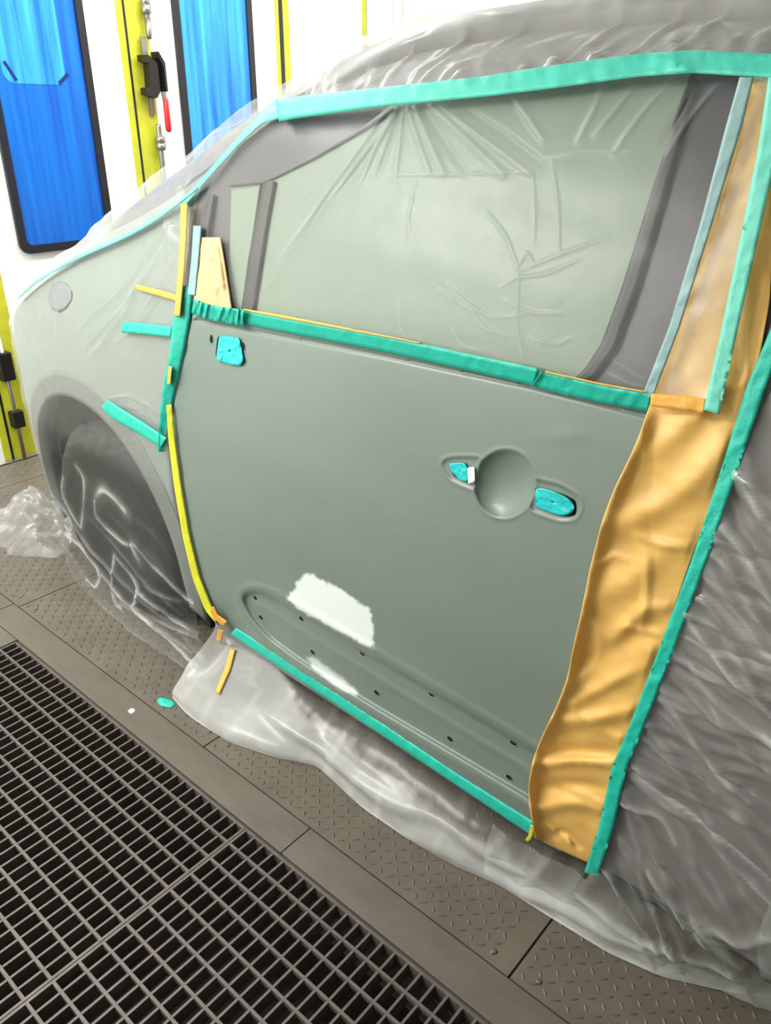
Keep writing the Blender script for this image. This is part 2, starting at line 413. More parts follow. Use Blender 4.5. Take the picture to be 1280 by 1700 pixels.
# small bolts at the plate corners
for (x, y) in ((-2.36, .93), (-2.47, .93), (-1.36, .945), (-1.44, .945), (-.50, .925), (-.40, .93)):
    lathe('plate_bolt', [(0.006, 0.0), (0.006, 0.002), (0.004, 0.003)], 'strip', floor, 10, 'Z', (x, y, 0))
# --- gratings: two lift-out panels, each bar a part
PB, PXB = 0.0332, 0.0540
def grating(x0, x1, y0, y1, label):
    t = thing('floor_grating', label, 'grating', ((x0 + x1) / 2, (y0 + y1) / 2, 0), 'lift-out floor gratings')
    ox, oy = (x0 + x1) / 2, (y0 + y1) / 2
    L, W = x1 - x0, y1 - y0
    def mk(name, a, shared=None):
        return box(name, *a, 'grate', t)
    mk('end_bar', (-L / 2, -L / 2 + .006, -W / 2, W / 2, -.040, 0)); mk('end_bar', (L / 2 - .006, L / 2, -W / 2, W / 2, -.040, 0))
    mk('side_bar', (-L / 2 + .006, L / 2 - .006, W / 2 - .006, W / 2, -.040, -.001)); mk('side_bar', (-L / 2 + .006, L / 2 - .006, -W / 2, -W / 2 + .006, -.040, -.001))
    n = int(round(L / PB)); first = None
    for k in range(1, n):
        x = -L / 2 + k * L / n
        if first is None: first = mk('bearing_bar', (-.0026, .0026, -W / 2 + .006, W / 2 - .006, -.038, -.0015)); first.location = (x, 0, 0)
        else:
            c = first.copy(); COL.objects.link(c); c.location = (x, 0, 0)
    k = 1; y = W / 2 - PXB; first = None
    while y > -W / 2 + .02:
        if first is None: first = mk('cross_bar', (-L / 2 + .006, L / 2 - .006, -.0032, .0032, -.012, 0.0)); first.location = (0, y, 0)
        else:
            c = first.copy(); COL.objects.link(c); c.location = (0, y, 0)
        y -= PXB
    return t
grating(-2.232, -1.1135, -0.012, 0.7985, 'steel floor grating panel nearer to the blue-windowed booth doors')
grating(-1.1115, 0.045, -0.012, 0.7985, 'steel floor grating panel farther from the blue-windowed booth doors')
# --- walls
def struct(o): o['kind'] = 'structure'; return o
struct(box('wall_front', XW - .10, XW - .012, -1.6, 4.4, -.01, 2.8, 'wall'))
struct(box('wall_far', XW - .1, 3.2, 4.30, 4.4, -.01, 2.8, 'wall'))
struct(box('wall_near', XW - .1, 3.2, -1.7, -1.6, -.01, 2.8, 'wall'))
struct(box('wall_rear', 3.2, 3.3, -1.7, 4.4, -.01, 2.8, 'rear_wall_dark'))
struct(box('ceiling', XW - .1, 3.3, -1.7, 4.4, 2.8, 2.9, 'ceiling'))
# door leaves of the front wall, seams at y = 0.55, 1.50, 2.409, 3.367
seams = [-1.3, -0.38, 0.55, 1.497, 2.409, 3.367, 4.05]
for i in range(len(seams) - 1):
    y0, y1 = seams[i] + .004, seams[i + 1] - .004
    d = box('door_%d' % (i + 1), XW - .012, XW, y0, y1, 0.0, 2.5, 'wall'); d['kind'] = 'structure'
    if i > 0: box('edge_strip', XW, XW + .003, y0, y0 + (.115 if i != 5 else .055), 0.01, 2.48, 'yellow', d)
    box('edge_strip', XW, XW + .003, y1 - .036, y1, 0.01, 2.48, 'yellow', d)
for y_, w_ in ((1.497, .006), (2.409, .006), (3.367, .014)):
    struct(box('trim_%d' % (3 + int(y_)), XW - .0115, XW + .004, y_ - w_, y_ + w_, 0.01, 2.5, 'seal'))
struct(box('trim_2', XW - .012, XW + .10, 4.055, 4.175, 0, 2.79, 'wall', bevel=.02))
struct(box('trim_7', XW - .012, XW + .02, 4.18, 4.205, 0, 2.79, 'yellow'))
struct(box('trim_8', XW - .012, XW + .08, 4.21, 4.29, 0, 2.79, 'wall', bevel=.02))
def rrect(y0, y1, z0, z1, r, seg=6):
    pts = []
    for cy, cz, a0 in ((y1 - r, z1 - r, 0), (y0 + r, z1 - r, 90), (y0 + r, z0 + r, 180), (y1 - r, z0 + r, 270)):
        for k in range(seg + 1):
            a = math.radians(a0 + 90 * k / seg); pts.append((cy + r * math.cos(a), cz + r * math.sin(a)))
    return pts
def plate_x(name, pts, x0, x1, mat, parent):
    n = len(pts); V = [(x0, *p) for p in pts] + [(x1, *p) for p in pts]
    Fc = [tuple(range(n, 2 * n)), tuple(range(n))[::-1]] + [(k, (k + 1) % n, (k + 1) % n + n, k + n) for k in range(n)]
    return mesh_obj(name, V, Fc, mat, parent, smooth=False)
def ring_x(name, po, pi_, x0, x1, mat, parent):
    n = len(po); V = [(x0, *p) for p in po] + [(x1, *p) for p in po] + [(x1, *p) for p in pi_] + [(x0, *p) for p in pi_]
    Fc = []
    for k in range(n):
        l = (k + 1) % n
        Fc += [(k, l, l + n, k + n), (k + n, l + n, l + 2 * n, k + 2 * n), (k + 2 * n, l + 2 * n, l + 3 * n, k + 3 * n)]
    return mesh_obj(name, V, Fc, mat, parent, smooth=False)
for i, (y0, y1, z0, z1, mat) in enumerate(((1.722, 2.198, 0.935, 2.25, 'blue1'), (2.672, 3.158, 0.935, 2.25, 'blue2'), (0.78, 1.25, .935, 2.25, 'blue1'))):
    wdw = bpy.data.objects.new('window_%d' % (i + 1), None); COL.objects.link(wdw); wdw['kind'] = 'structure'
    ring_x('window_seal', rrect(y0, y1, z0, z1, .045), rrect(y0 + .035, y1 - .035, z0 + .035, z1 - .035, .03), XW, XW + .018, 'seal', wdw)
    plate_x('pane', rrect(y0 + .034, y1 - .034, z0 + .034, z1 - .034, .03), XW, XW + .008, mat, wdw)
    if i == 0:
        plate_x('film_layer', rrect(1.79, 2.07, 1.615, 2.2, .05), XW + .008, XW + .0095, 'blue2', wdw)
        for (a, b) in (((1.805, 1.695), (1.845, 1.625)), ((2.085, 1.66), (2.035, 1.62))):
            dx, dz = b[0] - a[0], b[1] - a[1]; l = math.hypot(dx, dz); nx_, nz_ = -dz / l * .007, dx / l * .007
            plate_x('dark_mark', [(a[0] - nx_, a[1] - nz_), (b[0] - nx_, b[1] - nz_), (b[0] + nx_, b[1] + nz_), (a[0] + nx_, a[1] + nz_)], XW + .0095, XW + .0105, 'bluedark', wdw)
# --- latch rod set on the yellow strip of the middle seam
LY = 2.495
la = thing('door_latch', 'steel rod latch with black handle and red lever on the yellow door edge', 'latch', (XW + .003, LY, 0))
lathe('rod', [(0.011, 1.86), (0.013, 1.875), (0.013, 2.30), (0.011, 2.31)], 'steel', la, 14, 'Z', (.028, .018, 0))
lathe('rod', [(0.009, 1.815), (0.013, 1.83), (0.015, 1.90)], 'steel', la, 14, 'Z', (.028, .016, 0))
lathe('rod_nut', [(0.019, 1.915), (0.023, 1.92), (0.023, 1.945), (0.018, 1.948), (0.021, 1.952), (0.021, 1.975), (0.017, 1.98)], 'steel', la, 12, 'Z', (.028, .014, 0))
lathe('rod', [(0.010, 1.00), (0.013, 1.01), (0.013, 1.45), (0.010, 1.46)], 'steel', la, 14, 'Z', (.028, .012, 0))
lathe('rod_nut', [(0.018, 1.345), (0.024, 1.35), (0.024, 1.372), (0.019, 1.375), (0.024, 1.38), (0.024, 1.402), (0.018, 1.407)], 'steel', la, 12, 'Z', (.028, .014, 0))
lathe('rod_guide', [(0.016, 0.30), (0.019, 0.305), (0.019, 0.335), (0.016, 0.34)], 'steel', la, 12, 'Z', (.028, .014, 0))
lathe('rod', [(0.010, 0.02), (0.010, 1.0)], 'steel', la, 14, 'Z', (.028, .012, 0))
lathe('guide_pin', [(0.006, -0.03), (0.006, 0.0)], 'steel', la, 10, 'Y', (.028, .0, 1.165))
plate_x('mount_plate', [(-.022, 1.74), (.01, 1.74), (.03, 1.70), (.03, 1.60), (.012, 1.56), (.012, 1.50), (-.012, 1.50), (-.012, 1.57), (-.022, 1.70)], .0, .014, 'steel', la)
plate_x('mount_plate', [(-.026, 1.825), (.002, 1.825), (.002, 1.735), (-.026, 1.735)], .014, .022, 'steel', la)
plate_x('handle_grip', [(-.055, 1.748), (-.02, 1.748), (.022, 1.715), (.022, 1.60), (.0, 1.572), (-.058, 1.585), (-.058, 1.613), (-.03, 1.618), (-.025, 1.715), (-.055, 1.722)], .016, .062, 'blackplastic', la)
plate_x('handle_guard', [(.026, 1.765), (.056, 1.72), (.056, 1.60), (.046, 1.60), (.044, 1.70), (.026, 1.74)], .010, .075, 'blackplastic', la)
lathe('lever_grip', [(0.006, 1.425), (0.013, 1.433), (0.015, 1.45), (0.013, 1.565), (0.008, 1.572)], 'red', la, 14, 'Z', (.062, .045, 0))
plate_x('lever_arm', [(.028, 1.60), (.05, 1.60), (.055, 1.56), (.035, 1.56)], .055, .063, 'steel', la)
# lower latch on the next yellow edge, behind the front of the car
lb = thing('floor_latch', 'black bottom bolt box on the yellow door edge close to the floor', 'latch', (XW + .003, 1.54, 0))
box('bolt_case', 0, .05, -.03, .03, .40, .53, 'blackplastic', lb, bevel=.006)
box('bolt_case', 0, .05, -.025, .03, .17, .25, 'blackplastic', lb, bevel=.006)
lathe('bolt_rod', [(.009, .01), (.009, .60)], 'steel', lb, 12, 'Z', (.025, .0, 0))

# ================================================================== CAR
car = thing('car', 'grey car wrapped in clear film with one bare primed front door', 'car', (0, 0, 0))
ZE = table([(-3.1, .45), (-3.03, .5), (-2.95, .58), (-2.88, .70), (-2.75, .83), (-2.6, .93), (-2.45, 1.0), (-2.376, 1.035), (-2.134, 1.13), (-1.873, 1.215), (-1.75, 1.265), (-1.6, 1.35), (-1.45, 1.45), (-1.3, 1.55), (-1.15, 1.62), (-.9, 1.65), (.9, 1.64), (1.3, 1.50), (1.55, 1.1), (1.7, .8)], -3.1, 1.8, sig=30)
ZC = table([(-3.1, .5), (-3.03, .58), (-2.95, .72), (-2.88, .83), (-2.72, .96), (-2.44, 1.11), (-2.32, 1.19), (-2.2, 1.31), (-2.05, 1.40), (-1.86, 1.50), (-1.74, 1.56), (-1.54, 1.63), (-1.38, 1.68), (-1.21, 1.72), (-.8, 1.745), (-.5, 1.75), (.5, 1.75), (1.1, 1.68), (1.45, 1.4), (1.6, 1.0), (1.7, .85)], -3.1, 1.8, sig=30)
YC = 1.85
def section(x, ns, nt, zb, fn, lift=0.0):
    """near-side section at x from height zb up the flank and over to the centre line"""
    ze = np.interp(x, *ZE) + 0 * x; zc = np.interp(x, *ZC)
    t = np.linspace(0, 1, ns)[None, :]
    z = zb[:, None] + (ze - zb)[:, None] * t
    X = np.repeat(x[:, None], ns, 1); Y = fn(X, z)
    Y = np.minimum(Y, YC - .02)
    s = np.linspace(0, 1, nt)[1:][None, :]
    ye = Y[:, -1:]
    zt = ze[:, None] + (zc - ze)[:, None] * (1 - (1 - s) ** 2.3); yt = ye + (YC - ye) * s ** 1.15
    Xt = np.repeat(x[:, None], nt - 1, 1)
    return np.concatenate([np.stack([X, Y, z], -1), np.stack([Xt, yt, zt + lift], -1)], 1)
def pz(u, v):                                   # pixel -> (x, z) on the flank
    p = hit(np.array([u], float), np.array([v], float))[0]; return p[0], p[2]
def inpoly(x, z, poly):
    poly = np.array(poly); r = np.zeros(x.shape, bool); n = len(poly)
    for i in range(n):
        a, b = poly[i], poly[(i + 1) % n]
        c = (a[1] > z) != (b[1] > z)
        with np.errstate(divide='ignore', invalid='ignore'):
            xi = (b[0] - a[0]) * (z - a[1]) / (b[1] - a[1]) + a[0]
        r ^= c & (x < xi)
    return r
WC, ARCH_R = (-2.16, 0.31), 0.435
# body shell: flank with the wheel arch cut out, hood and roof, mirrored to the far side
xs = np.linspace(-3.02, 1.66, 234)
Pb = section(xs, 70, 22, np.full(len(xs), .20), S)
doorpx = [(312, 520), (298, 600), (288, 680), (287, 760), (300, 860), (330, 970), (365, 1045), (640, 1220), (890, 1390), (925, 1400), (975, 1150), (1020, 950), (1085, 668)]
door_xz = [pz(*q) for q in doorpx]
isdoor = inpoly(Pb[..., 0], Pb[..., 2], door_xz) & (Pb[..., 1] < 1.3)
Pb[..., 1] += np.where(isdoor, .045, 0)
r_arch = np.hypot(Pb[..., 0] - WC[0], Pb[..., 2] - WC[1]); r_arch2 = np.hypot(Pb[..., 0] - .42, Pb[..., 2] - WC[1])
n_, m_ = Pb.shape[:2]
fa = gfaces(n_, m_)
dead = ((np.minimum(r_arch, r_arch2) < ARCH_R) & (Pb[..., 2] < 1.0)).ravel()
fa = fa[~(dead[fa].any(1))]
far = Pb.copy(); far[..., 1] = 2 * YC - far[..., 1]
fb = gfaces(n_, m_, n_ * m_, True); fb = fb[~(dead[fb - n_ * m_].any(1))]
allv = np.concatenate([Pb.reshape(-1, 3), far.reshape(-1, 3)]); allf = np.concatenate([fa, fb])
fc = allv[allf].mean(1); wing = (fc[:, 0] < -1.64) & (fc[:, 2] < np.interp(fc[:, 0], *ZE) + .06)
def sub(name, keepf, mat):
    f_ = allf[keepf]; u_ = np.unique(f_); mp_ = -np.ones(len(allv), int); mp_[u_] = np.arange(len(u_))
    return mesh_obj(name, allv[u_], mp_[f_], mat, car)
sub('front_wings', wing, 'body'); sub('body_shell', ~wing, 'darkbody')
# underbody, dark
box('underbody', -2.45, 1.40, 1.17, 2.53, .20, .30, 'liner', car)
box('underbody', -2.72, -2.45, 1.42, 2.28, .20, .30, 'liner', car)
box('wheel_housing', -2.61, -1.72, 1.24, 1.75, .05, .80, 'liner', car)  # arch liner, extended down as dark shade behind the film hem
box('under_car_shade', -1.80, -1.765, 1.21, 1.42, .05, .30, 'liner', car)  # added dark panel standing in for the shadow under the car
box('wheel_housing', -.05, .90, 1.28, 1.75, .22, .80, 'liner', car)
rx = np.linspace(-1.70, -.02, 80); rt = np.linspace(0, 1, 8)
RX, RT = np.meshgrid(rx, rt, indexing='ij'); RZ = .215 - .125 * RT
RP = np.stack([RX, S(RX, .21) + .050 + .03 * RT ** 2, RZ], -1); RQ = RP + np.array([0, .08, .0])
slab('rocker_panel', RP, RQ, 'liner', car)
# arch cladding ring
def arch_ring(cx, r0, r1, name, mat, off):
    a = np.radians(np.linspace(-18, 198, 90)); rr = np.linspace(r0, r1, 6)
    X = cx + rr[None, :] * np.cos(a)[:, None]; Z = WC[1] + rr[None, :] * np.sin(a)[:, None]
    P = np.stack([X, S(X, Z) - off, Z], -1); Q = P.copy(); Q[..., 1] += .012 + off
    Q[:, 0, 1] += .05
    return slab(name, P, Q, mat, car)
arch_ring(WC[0], ARCH_R, ARCH_R + .075, 'wheel_arch_cladding', 'cladding', .004)
arch_ring(.42, ARCH_R, ARCH_R + .075, 'wheel_arch_cladding', 'cladding', .004)
def wheel(cx, cy):
    e = bpy.data.objects.new('wheel', None); COL.objects.link(e); e.parent = car; e.location = (cx, cy, .3255)
    R0 = .325
    lathe('tyre', [(.20, 0.0), (.225, -.005), (.27, -.012), (.30, -.002), (R0, .02), (R0, .16), (.30, .18), (.20, .185)], 'tyre', e, 48, 'Y')
    lathe('rim', [(.205, .008), (.198, .004), (.188, .02), (.17, .06), (.05, .05), (.04, .03), (.02, .028)], 'rim', e, 48, 'Y')
    for k in range(6):
        a = k * math.pi / 3
        V, Fc = box_vf(.03, .19, .012, .04, -.022, .022)
        V = [(x * math.cos(a) - z * math.sin(a), y, x * math.sin(a) + z * math.cos(a)) for x, y, z in V]
        mesh_obj('spoke', V, Fc, 'rim', e, smooth=False)
    lathe('hub_cap', [(.035, .005), (.035, .03)], 'rim', e, 20, 'Y')
wheel(WC[0] + .02, 1.142); wheel(.42, 1.12)
# ---- the bare door
DT = [(306, 505), (322, 516), (400, 528), (640, 575), (900, 634), (1092, 668)]
DB = [(352, 1032), (372, 1052), (640, 1226), (884, 1388), (930, 1414)]
DL = [(312, 512), (301, 590), (289, 665), (285, 730), (292, 805), (309, 900), (334, 985), (362, 1040)]
DR = [(1090, 668), (1060, 790), (1018, 960), (980, 1130), (945, 1300), (925, 1408)]
nu, nv = 330, 330
top = resample(DT[1:], nu); bot = resample(DB[1:], nu); lef = resample([DT[1]] + DL[1:-1] + [DB[1]], nv); rig = resample([DT[-1]] + DR[1:-1] + [DB[-1]], nv)
us = np.linspace(0, 1, nu)[:, None, None]; vs = np.linspace(0, 1, nv)[None, :, None]
G = (1 - vs) * top[:, None] + vs * bot[:, None] + (1 - us) * lef[None] + us * rig[None] \
    - ((1 - us) * (1 - vs) * top[0] + us * (1 - vs) * top[-1] + (1 - us) * vs * bot[0] + us * vs * bot[-1])
U, Vp = G[..., 0], G[..., 1]
def poly_sd(poly):
    """signed distance in pixels (inside positive) to a closed pixel polygon"""
    p = np.array(poly, float); q = np.stack([U, Vp, 0 * U], -1)
    d, _ = seg_dist(q / 1000, np.concatenate([np.c_[p, 0 * p[:, 0]], np.c_[p[:1], [[0]]]])[:, :3] / 1000)
    return np.where(inpoly(U, Vp, poly), d, -d) * 1000
def smooth_poly(p, n=80):
    p = np.array(p, float); p = np.concatenate([p, p[:1]]); o = resample(p, n)
    for _ in range(2): o = .25 * np.roll(o[:-1], 1, 0) + .5 * o[:-1] + .25 * np.roll(o[:-1], -1, 0); o = np.concatenate([o, o[:1]])
    return o[:-1].tolist()
disp = np.zeros(U.shape)
REC = smooth_poly([(398, 988), (404, 978), (420, 975), (450, 987), (500, 1015), (600, 1074), (715, 1142), (850, 1222), (930, 1270), (930, 1366), (880, 1330), (745, 1250), (620, 1176), (500, 1102), (440, 1058), (406, 1015)], 160)
sd = poly_sd(REC); disp -= .011 * smooth01((sd + 1) / 10)                      # molding channel
disp += .0022 * np.exp(-((sd + 7) / 6) ** 2)
mid = np.array([(430, 1003), (520, 1062), (620, 1122), (740, 1196), (850, 1262), (930, 1310)], float)
dm, _ = seg_dist(np.stack([U, Vp, 0 * U], -1) / 1000, np.c_[mid, 0 * mid[:, 0]] / 1000)
disp += .003 * np.exp(-(dm * 1000 / 7) ** 2) * (sd > 2)
ll = np.array([(400, 1035), (440, 1078), (500, 1120), (620, 1195), (745, 1270), (885, 1352)], float)    # rounded shoulder below the channel
dl, _ = seg_dist(np.stack([U, Vp, 0 * U], -1) / 1000, np.c_[ll, 0 * ll[:, 0]] / 1000)
disp += .004 * np.exp(-(dl * 1000 / 16) ** 2)
# handle cup and the two pads of the handle
CUPC, CUPR = (838, 803), (50, 56)
er = np.hypot(((U - CUPC[0]) * math.cos(.15) + (Vp - CUPC[1]) * math.sin(.15)) / CUPR[0], (-(U - CUPC[0]) * math.sin(.15) + (Vp - CUPC[1]) * math.cos(.15)) / CUPR[1])
disp -= .022 * np.clip(1 - er ** 2, 0, 1) ** 0.8
disp += .0012 * np.exp(-((er - 1.06) / .05) ** 2)
PADS = [smooth_poly([(733, 772), (738, 763), (758, 759), (797, 760), (790, 813), (775, 808), (748, 796)], 60), smooth_poly([(888, 796), (930, 806), (958, 822), (966, 842), (955, 862), (930, 864), (880, 846)], 60)]
for pd in PADS:
    s2 = poly_sd(pd); disp -= .0022 * smooth01((s2 + 2) / 6) * (er > 1.0); disp += .0012 * np.exp(-((s2 + 3) / 3) ** 2) * (er > 1.05)
# crease below the belt, and shallow dents of the sanded metal
cr = np.array([(330, 530), (410, 545), (640, 590), (880, 640), (1080, 690)], float)
dc, _ = seg_dist(np.stack([U, Vp, 0 * U], -1) / 1000, np.c_[cr, 0 * cr[:, 0]] / 1000)
disp -= .004 * np.exp(-(dc * 1000 / 5) ** 2)
disp += .004 * smooth01(1 - dc * 1000 / 40) * (Vp < np.interp(U, cr[:, 0], cr[:, 1]))
P0 = hit(U, Vp); disp += .0006 * fnoise(P0, 3, 5)
disp += .0012 * np.exp(-(((U - 940) / 30) ** 2 + ((Vp - 725) / 14) ** 2))
# mirror aperture
MIR = [(363, 559), (398, 562), (405, 606), (358, 600)]
Pd = hit(U, Vp, S, disp)
# filler patches brushed on in white
brush = 3.5 * fnoise(np.stack([U * .012 - Vp * .02, Vp * .0, U * 0], -1) * 1.0, 1.6, 3) + 3 * fnoise(np.stack([U * .03, Vp * .03, U * 0], -1), 2, 4)
f1 = poly_sd([(497, 955), (520, 950), (585, 985), (615, 1010), (625, 1040), (624, 1075), (610, 1074), (570, 1052), (500, 1015), (476, 993)])
f2 = poly_sd([(505, 1090), (520, 1087), (570, 1122), (602, 1152), (590, 1158), (560, 1145), (515, 1110)])
streak = smooth01((U - 600) / 60) * smooth01((1095 - Vp) / 20)
fill = np.maximum(smooth01((f1 + brush + 2) / 6), 0.8 * smooth01((f2 + brush * .45 + 1) / 8))
door = mesh_obj('front_door', Pd.reshape(-1, 3), gfaces(nu, nv), 'door', car, attrs={'filler': fill.ravel()})
# return edge of the door all round
ed = np.concatenate([Pd[:, 0], Pd[-1, 1:], Pd[-2::-1, -1], Pd[0, -2:0:-1]]); ed2 = ed + np.array([0, .018, 0]); k = len(ed)
mesh_obj('door_edge', np.concatenate([ed, ed2]), [(i, (i + 1) % k, (i + 1) % k + k, i + k) for i in range(k)], 'door', door)
def door_off(u, v):
    """offset of the formed door skin at a pixel"""
    d = (U - u) ** 2 + (Vp - v) ** 2; return disp.ravel()[np.argmin(d)]
def disc(name, u, v, r, mat, parent, lift=0.0006, ell=1.0):
    o = door_off(u, v) + lift
    c = hit(np.array([u], float), np.array([v], float), S, o)[0]
    x, z = c[0], c[2]; seg = 14; V = []
    for (rr, dy) in ((r * 1.35, .0002), (r * 1.1, -.0006), (r, 0.0002), (r * .9, .0)):
        for q in range(seg):
            a = 2 * math.pi * q / seg; X = x + rr * math.cos(a); Z = z + rr * ell * math.sin(a)
            V.append((X, c[1] + (S(X, Z) - S(x, z)) + dy, Z))
    Fc = []
    for i in range(3):
        for q in range(seg):
            a = i * seg + q; b = i * seg + (q + 1) % seg; Fc.append((a, b, b + seg, a + seg))
    Fc.append(tuple(range(3 * seg, 4 * seg)))
    ob = mesh_obj(name, V, Fc, 'door', parent, smooth=False); ob.data.materials.append(M[mat])
    ob.data.polygons[len(Fc) - 1].material_index = 1
    for i in range(2 * seg, 3 * seg): ob.data.polygons[i].material_index = 1
    return ob
for (u, v) in ((424, 993), (433, 1025), (500, 1027), (519, 1083), (601, 1084), (625, 1150), (716, 1152), (747, 1227), (852, 1233), (845, 1291)):
    disc('clip_hole', u, v, .0074, 'hole', door)
for (u, v) in ((351, 563), (404, 576)):
    disc('mirror_bolt_hole', u, v, .0062, 'hole', door, ell=1.5)
def px_patch(name, poly, off, thick, mat, parent, rings=5, lump=0.0, seed=1):
    """small flat piece with a pixel outline, on the formed door skin"""
    p = np.array(smooth_poly(poly, 48)); c = p.mean(0); sc_ = np.linspace(1, 0.04, rings)
    g = c + (p - c)[None] * sc_[:, None, None]
    g = np.concatenate([g, g[:, :1]], 1)
    base = np.array([[door_off(*q) for q in row] for row in g])
    base = np.full_like(base, np.median(base[0]))
    P0 = hit(g[..., 0], g[..., 1]); l = lump * (fnoise(P0, 30, seed) + .6 * fnoise(P0, 80, seed + 1)) * smooth01(sc_ * 1.6)[:, None]
    return slab(name, hit(g[..., 0], g[..., 1], S, base + off + thick + l), hit(g[..., 0], g[..., 1], S, base + off), mat, parent)
px_patch('mirror_opening', [(361, 558), (399, 560), (398, 575), (399, 592), (357, 594)], -.001, .002, 'hole', door)
px_patch('handle_slot', [(745, 768), (775, 768), (778, 802), (752, 790)], -.001, .0018, 'hole', door)
px_patch('handle_slot', [(888, 808), (935, 820), (956, 830), (957, 856), (935, 858), (888, 840)], -.001, .0018, 'hole', door)
px_patch('lock_clip', [(776, 776), (788, 775), (789, 800), (777, 804)], .0005, .004, 'clip', door)
# ---- window: frame, glass, quarter glass, seals (all under film)
def px_panel(name, a, b, off, thick, mat, parent, n=60, mm=24, paired=True):
    g = ruled(a, b, n, mm, paired); z0 = np.full(g.shape[:2], off)
    return slab(name, hit(g[..., 0], g[..., 1], S, z0 + thick), hit(g[..., 0], g[..., 1], S, z0), mat, parent)
fr = px_panel('window_frame', [(318, 440), (326, 380), (350, 305), (400, 240), (470, 186), (640, 158), (800, 142), (1060, 118), (1250, 105)],
              [(318, 520), (345, 524), (375, 526), (420, 532), (480, 545), (620, 575), (760, 610), (920, 645), (1086, 680)], -.004, .0045, 'frame', car, 90, 40)
GT = [(443, 303), (470, 285), (520, 259), (600, 213), (655, 170), (900, 136), (1030, 122), (1152, 112), (1146, 135), (1112, 228), (1062, 400), (1012, 560)]
GB = [(412, 528), (430, 532), (470, 540), (540, 554), (610, 568), (760, 596), (830, 610), (890, 622), (905, 625), (930, 630), (950, 634), (968, 638)]
wp = px_panel('window_pane', GT, GB, .0015, .0025, 'glass', car, 80, 40)
px_panel('quarter_pane', [(384, 311), (410, 306), (434, 301)], [(379, 505), (392, 510), (402, 515)], .001, .002, 'glass', car, 14, 24)
def seal(c, wpx, name='window_seal', off=.0045, mat='trimblack'):
    a, b = strip(c, wpx); return px_panel(name, a, b, off, .004, mat, fr, 50, 4, True)
seal([(448, 300), (436, 360), (424, 430), (410, 526)], [20, 22, 24, 22])
seal([(1150, 130), (1128, 205), (1090, 330), (1048, 470), (1010, 575), (980, 618), (955, 636)], [16, 20, 24, 26, 26, 22, 14])
seal([(380, 308), (440, 302), (520, 262), (600, 216), (655, 182)], [3, 3, 4, 4, 4])
seal([(352, 322), (338, 380), (330, 450)], [8, 20, 26], 'sail_panel')
# headlamp
hl = px_panel('headlamp', [(80, 486), (86, 472), (98, 466), (110, 470), (119, 484)], [(80, 500), (86, 514), (98, 519), (110, 512), (119, 496)], -.001, .003, 'lamp', car, 20, 8)

# ================================================================== MASKING FILM
# outer sheet: grid over the flank, hood and roof, hanging to the floor, with the opening around the door cut out
OPEN_PX = [(482, 178), (400, 238), (345, 298), (312, 340), (311, 420), (309, 500), (303, 560), (290, 650), (284, 720), (291, 800), (310, 900), (335, 985), (362, 1045),
           (640, 1222), (880, 1386), (985, 1445), (1035, 1255), (1110, 1062), (1215, 765), (1275, 560), (1330, 380), (1400, 130), (1250, 108), (1060, 113), (800, 143), (600, 165)]
open_xz = [pz(*q) for q in OPEN_PX]
def dens(a, b, st): return np.linspace(a, b, max(2, int(round((b - a) / st))))
def film_sheet(name, x, zb, ns, nt, keep, lines, mat, label, extra=None, lift=.0):
    P = section(x, ns, nt, zb, FL, 0.020 + lift)
    onside = np.zeros(P.shape[:2], bool); onside[:, :ns] = True
    d, hz = ridges(P, lines, FL)
    d = d + .0022 * fnoise(P, 4, 11) + .0012 * fnoise(P, 14, 12)
    if extra is not None:
        e, h2 = extra(P, onside); d = d + e; hz = np.maximum(hz, h2)
    # outward normals
    du = np.gradient(P, axis=0); dv = np.gradient(P, axis=1); nn = np.cross(du, dv); nn /= np.linalg.norm(nn, axis=-1, keepdims=True) + 1e-9
    sgn = np.where(nn[..., 1:2] > 0, -1, 1); sgn = np.where(onside[..., None], sgn, np.where(nn[..., 2:3] < 0, -1, 1))
    d = np.maximum(d, -.005)
    P = P + nn * sgn * d[..., None]
    P[..., 2] = np.maximum(P[..., 2], .003)
    k = keep(P, onside)
    n, mm = P.shape[:2]; f_ = gfaces(n, mm); f_ = f_[k.ravel()[f_].all(1)]
    used = np.unique(f_); mp = -np.ones(n * mm, int); mp[used] = np.arange(len(used))
    o = mesh_obj(name, P.reshape(-1, 3)[used], mp[f_], mat, attrs={'haze': hz.ravel()[used]})
    return tag(o, label, 'masking film')
W_ = lambda *p: list(p)
def L(pts, wd=.006, h=.005, z=.3): return (list(pts), wd, h, z)
